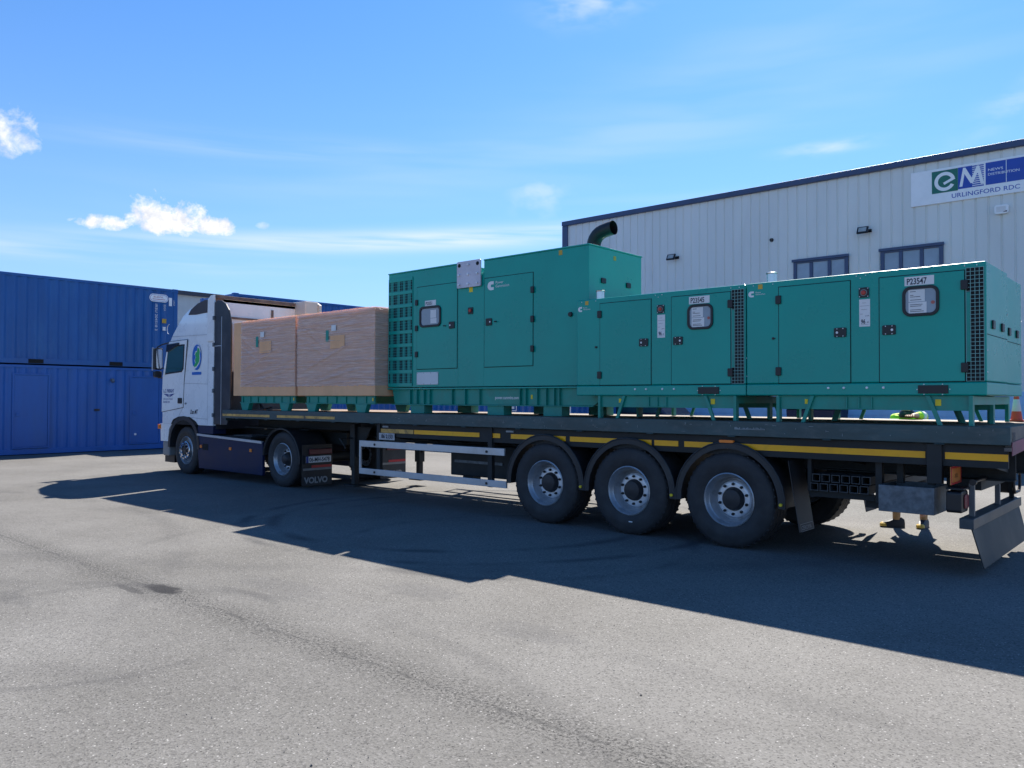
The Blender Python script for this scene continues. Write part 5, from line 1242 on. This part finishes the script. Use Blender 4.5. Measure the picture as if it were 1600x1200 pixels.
# facing the trailer (-y); feet apart along x
fl_, fr2 = (PX - .14, PY - .09, .05), (PX + .13, PY + .12, .05)
V = [(PX, PY, .95), (PX - .10, PY - .01, .9), (PX - .13, PY - .05, .5), (fl_[0], fl_[1], .10), (PX + .10, PY + .01, .9), (PX + .12, PY + .06, .5), (fr2[0], fr2[1], .10),
     (PX, PY - .01, 1.15), (PX, PY - .05, 1.36), (PX, PY - .09, 1.46), (PX, PY - .13, 1.53), (PX, PY - .16, 1.62), (PX, PY - .17, 1.70),
     (PX - .17, PY - .05, 1.40), (PX - .23, PY + .0, 1.14), (PX - .22, PY - .08, .90), (PX + .17, PY - .08, 1.41), (PX + .24, PY - .28, 1.44), (PX + .19, PY - .5, 1.455),
     (PX - .21, PY - .1, .84), (PX + .18, PY - .57, 1.452)]
E_ = [(0, 1), (1, 2), (2, 3), (0, 4), (4, 5), (5, 6), (0, 7), (7, 8), (8, 9), (9, 10), (10, 11), (11, 12), (8, 13), (13, 14), (14, 15), (8, 16), (16, 17), (17, 18), (15, 19), (18, 20)]
Rr = [(.15, .11), .085, .058, .042, .085, .058, .042, (.14, .1), (.15, .1), .06, .055, (.075, .09), (.07, .08), .06, .045, .033, .06, .045, .033, (.04, .018), (.04, .018)]
bdy = skin('body', V, E_, Rr, SKIN_, pe)
# fingers
fm_ = MB()
for hx, hy, hz, sg_ in ((PX + .18, PY - .58, 1.452, -1),):
    for k in range(4):
        a = (-.03 + .02 * k); L = (.055, .07, .075, .06)[k]
        fm_.tube([(hx + a, hy, hz), (hx + a * 1.15, hy - L * .5, hz + .004), (hx + a * 1.2, hy - L, hz - .008)], [.009, .008, .006], 8)
    fm_.tube([(hx + sg_ * .035, hy + .03, hz), (hx + sg_ * .06, hy, hz), (hx + sg_ * .065, hy - .03, hz - .004)], [.011, .01, .007], 8)
for k in range(4):
    a = -.11 - .03 + .02 * k; L = (.055, .07, .075, .06)[k]
    fm_.tube([(PX - .21 + .004, PY + a + .02, .83), (PX - .208, PY + a + .02, .83 - L * .5), (PX - .195, PY + a + .02, .83 - L)], [.009, .008, .006], 8)
fm_.tube([(PX - .20, PY - .13, .86), (PX - .185, PY - .155, .83), (PX - .18, PY - .16, .80)], [.011, .01, .007], 8)
fm_.build('fingers', SKIN_, bdy, smooth=True)
skin('trousers', [V[0], V[1], V[2], (fl_[0], fl_[1], .27), V[4], V[5], (fr2[0], fr2[1], .27)], [(0, 1), (1, 2), (2, 3), (0, 4), (4, 5), (5, 6)], [(.165, .13), .1, .075, .055, .1, .075, .055], mat('dark work trousers', (.025, .025, .03), .8, var=.2), bdy)
JK = skin('jacket', [(PX, PY, .92), V[7], V[8], (PX, PY - .085, 1.45), V[13], V[14], (PX - .221, PY - .06, .94), V[16], V[17], (PX + .196, PY - .46, 1.453)],
          [(0, 1), (1, 2), (2, 3), (2, 4), (4, 5), (5, 6), (2, 7), (7, 8), (8, 9)], [(.17, .125), (.165, .12), (.175, .125), .085, .078, .06, .05, .078, .06, .05], HIVIS, bdy)
MB().tube([(PX + .234, PY - .31, 1.442), (PX + .222, PY - .37, 1.447)], .062, 14).build('reflective_band', WHITET, JK, smooth=True)
MB().tube([(PX - .231, PY - .0, 1.13), (PX - .23, PY - .02, 1.08)], .066, 14).build('reflective_band', WHITET, JK, smooth=True)
MB().lathe([(.09, 0), (.1, .03), (.085, .08), (.06, .1)], (PX, PY - .11, 1.42), 16, 'z').build('black_scarf', BLACKP, bdy, smooth=True)
MB().lathe([(.098, .0), (.1, .05), (.085, .1), (.04, .13), (0, .135)], (PX, PY - .165, 1.67), 20, 'z').prism([(PX - .07, PY - .24), (PX - .04, PY - .31), (PX + .04, PY - .31), (PX + .07, PY - .24)], 'z', 1.672, 1.682).build('cap', BLACKP, bdy, smooth=True)
hd = MB()
for sx in (-1, 1):
    hd.lathe([(0, .0), (.009, .003), (.012, .008)], (PX + sx * .03, PY - .253, 1.635), 10)
hd.build('eyes', INK, bdy)
MB().prism([(PY - .25, 1.63), (PY - .275, 1.59), (PY - .25, 1.585)], 'x', PX - .012, PX + .012).box(PX - .022, PX + .022, PY - .252, PY - .245, 1.557, 1.563).build('nose_and_mouth', SKIN_, bdy)
for c, dx, dy, lab in ((fl_, -.15, -.10, 'a'), (fr2, .0, -.2, 'b')):
    b = MB(); L = math.hypot(dx, dy) or 1; ux, uy = dx / L, dy / L; pxn, pyn = -uy, ux
    ring = []
    prof = [(-.09, .0, .042, .10), (-.05, .0, .05, .13), (.03, .0, .05, .105), (.10, .0, .053, .075), (.16, .0, .045, .065), (.20, 0, .02, .04)]
    for d_, z0, hw, zt in prof:
        X0, Y0 = c[0] + ux * d_, c[1] + uy * d_
        for (s_, z_) in ((-1, .0), (-1, zt * .6), (-.55, zt), (.55, zt), (1, zt * .6), (1, .0)): ring.append((X0 + pxn * hw * s_, Y0 + pyn * hw * s_, z_ + .002))
    m_ = len(prof); b.v += ring
    for i in range(m_ - 1):
        for j in range(6):
            k = (j + 1) % 6; b.f.append((i * 6 + j, i * 6 + k, (i + 1) * 6 + k, (i + 1) * 6 + j))
    b.f.append(tuple(range(6))); b.f.append(tuple(range((m_ - 1) * 6, m_ * 6)))
    bt = b.build('boot', mat('black boot leather', (.03, .03, .035), .6, var=.2), bdy, smooth=True, sharp=50)
    tc_ = MB().lathe([(0, .052), (.03, .05), (.048, .035), (.052, .012), (.052, .003)], (c[0] + ux * .155, c[1] + uy * .155, .012), 16, 'z'); tc_.build('toe_cap', mat('boot toe yellow', (.75, .5, .08), .5), bt, smooth=True)
    MB().cyl((c[0], c[1], .10), (c[0], c[1], .27), .045, .05, 14).build('sock', mat('tan sock', (.5, .3, .14), .8), bdy, smooth=True)
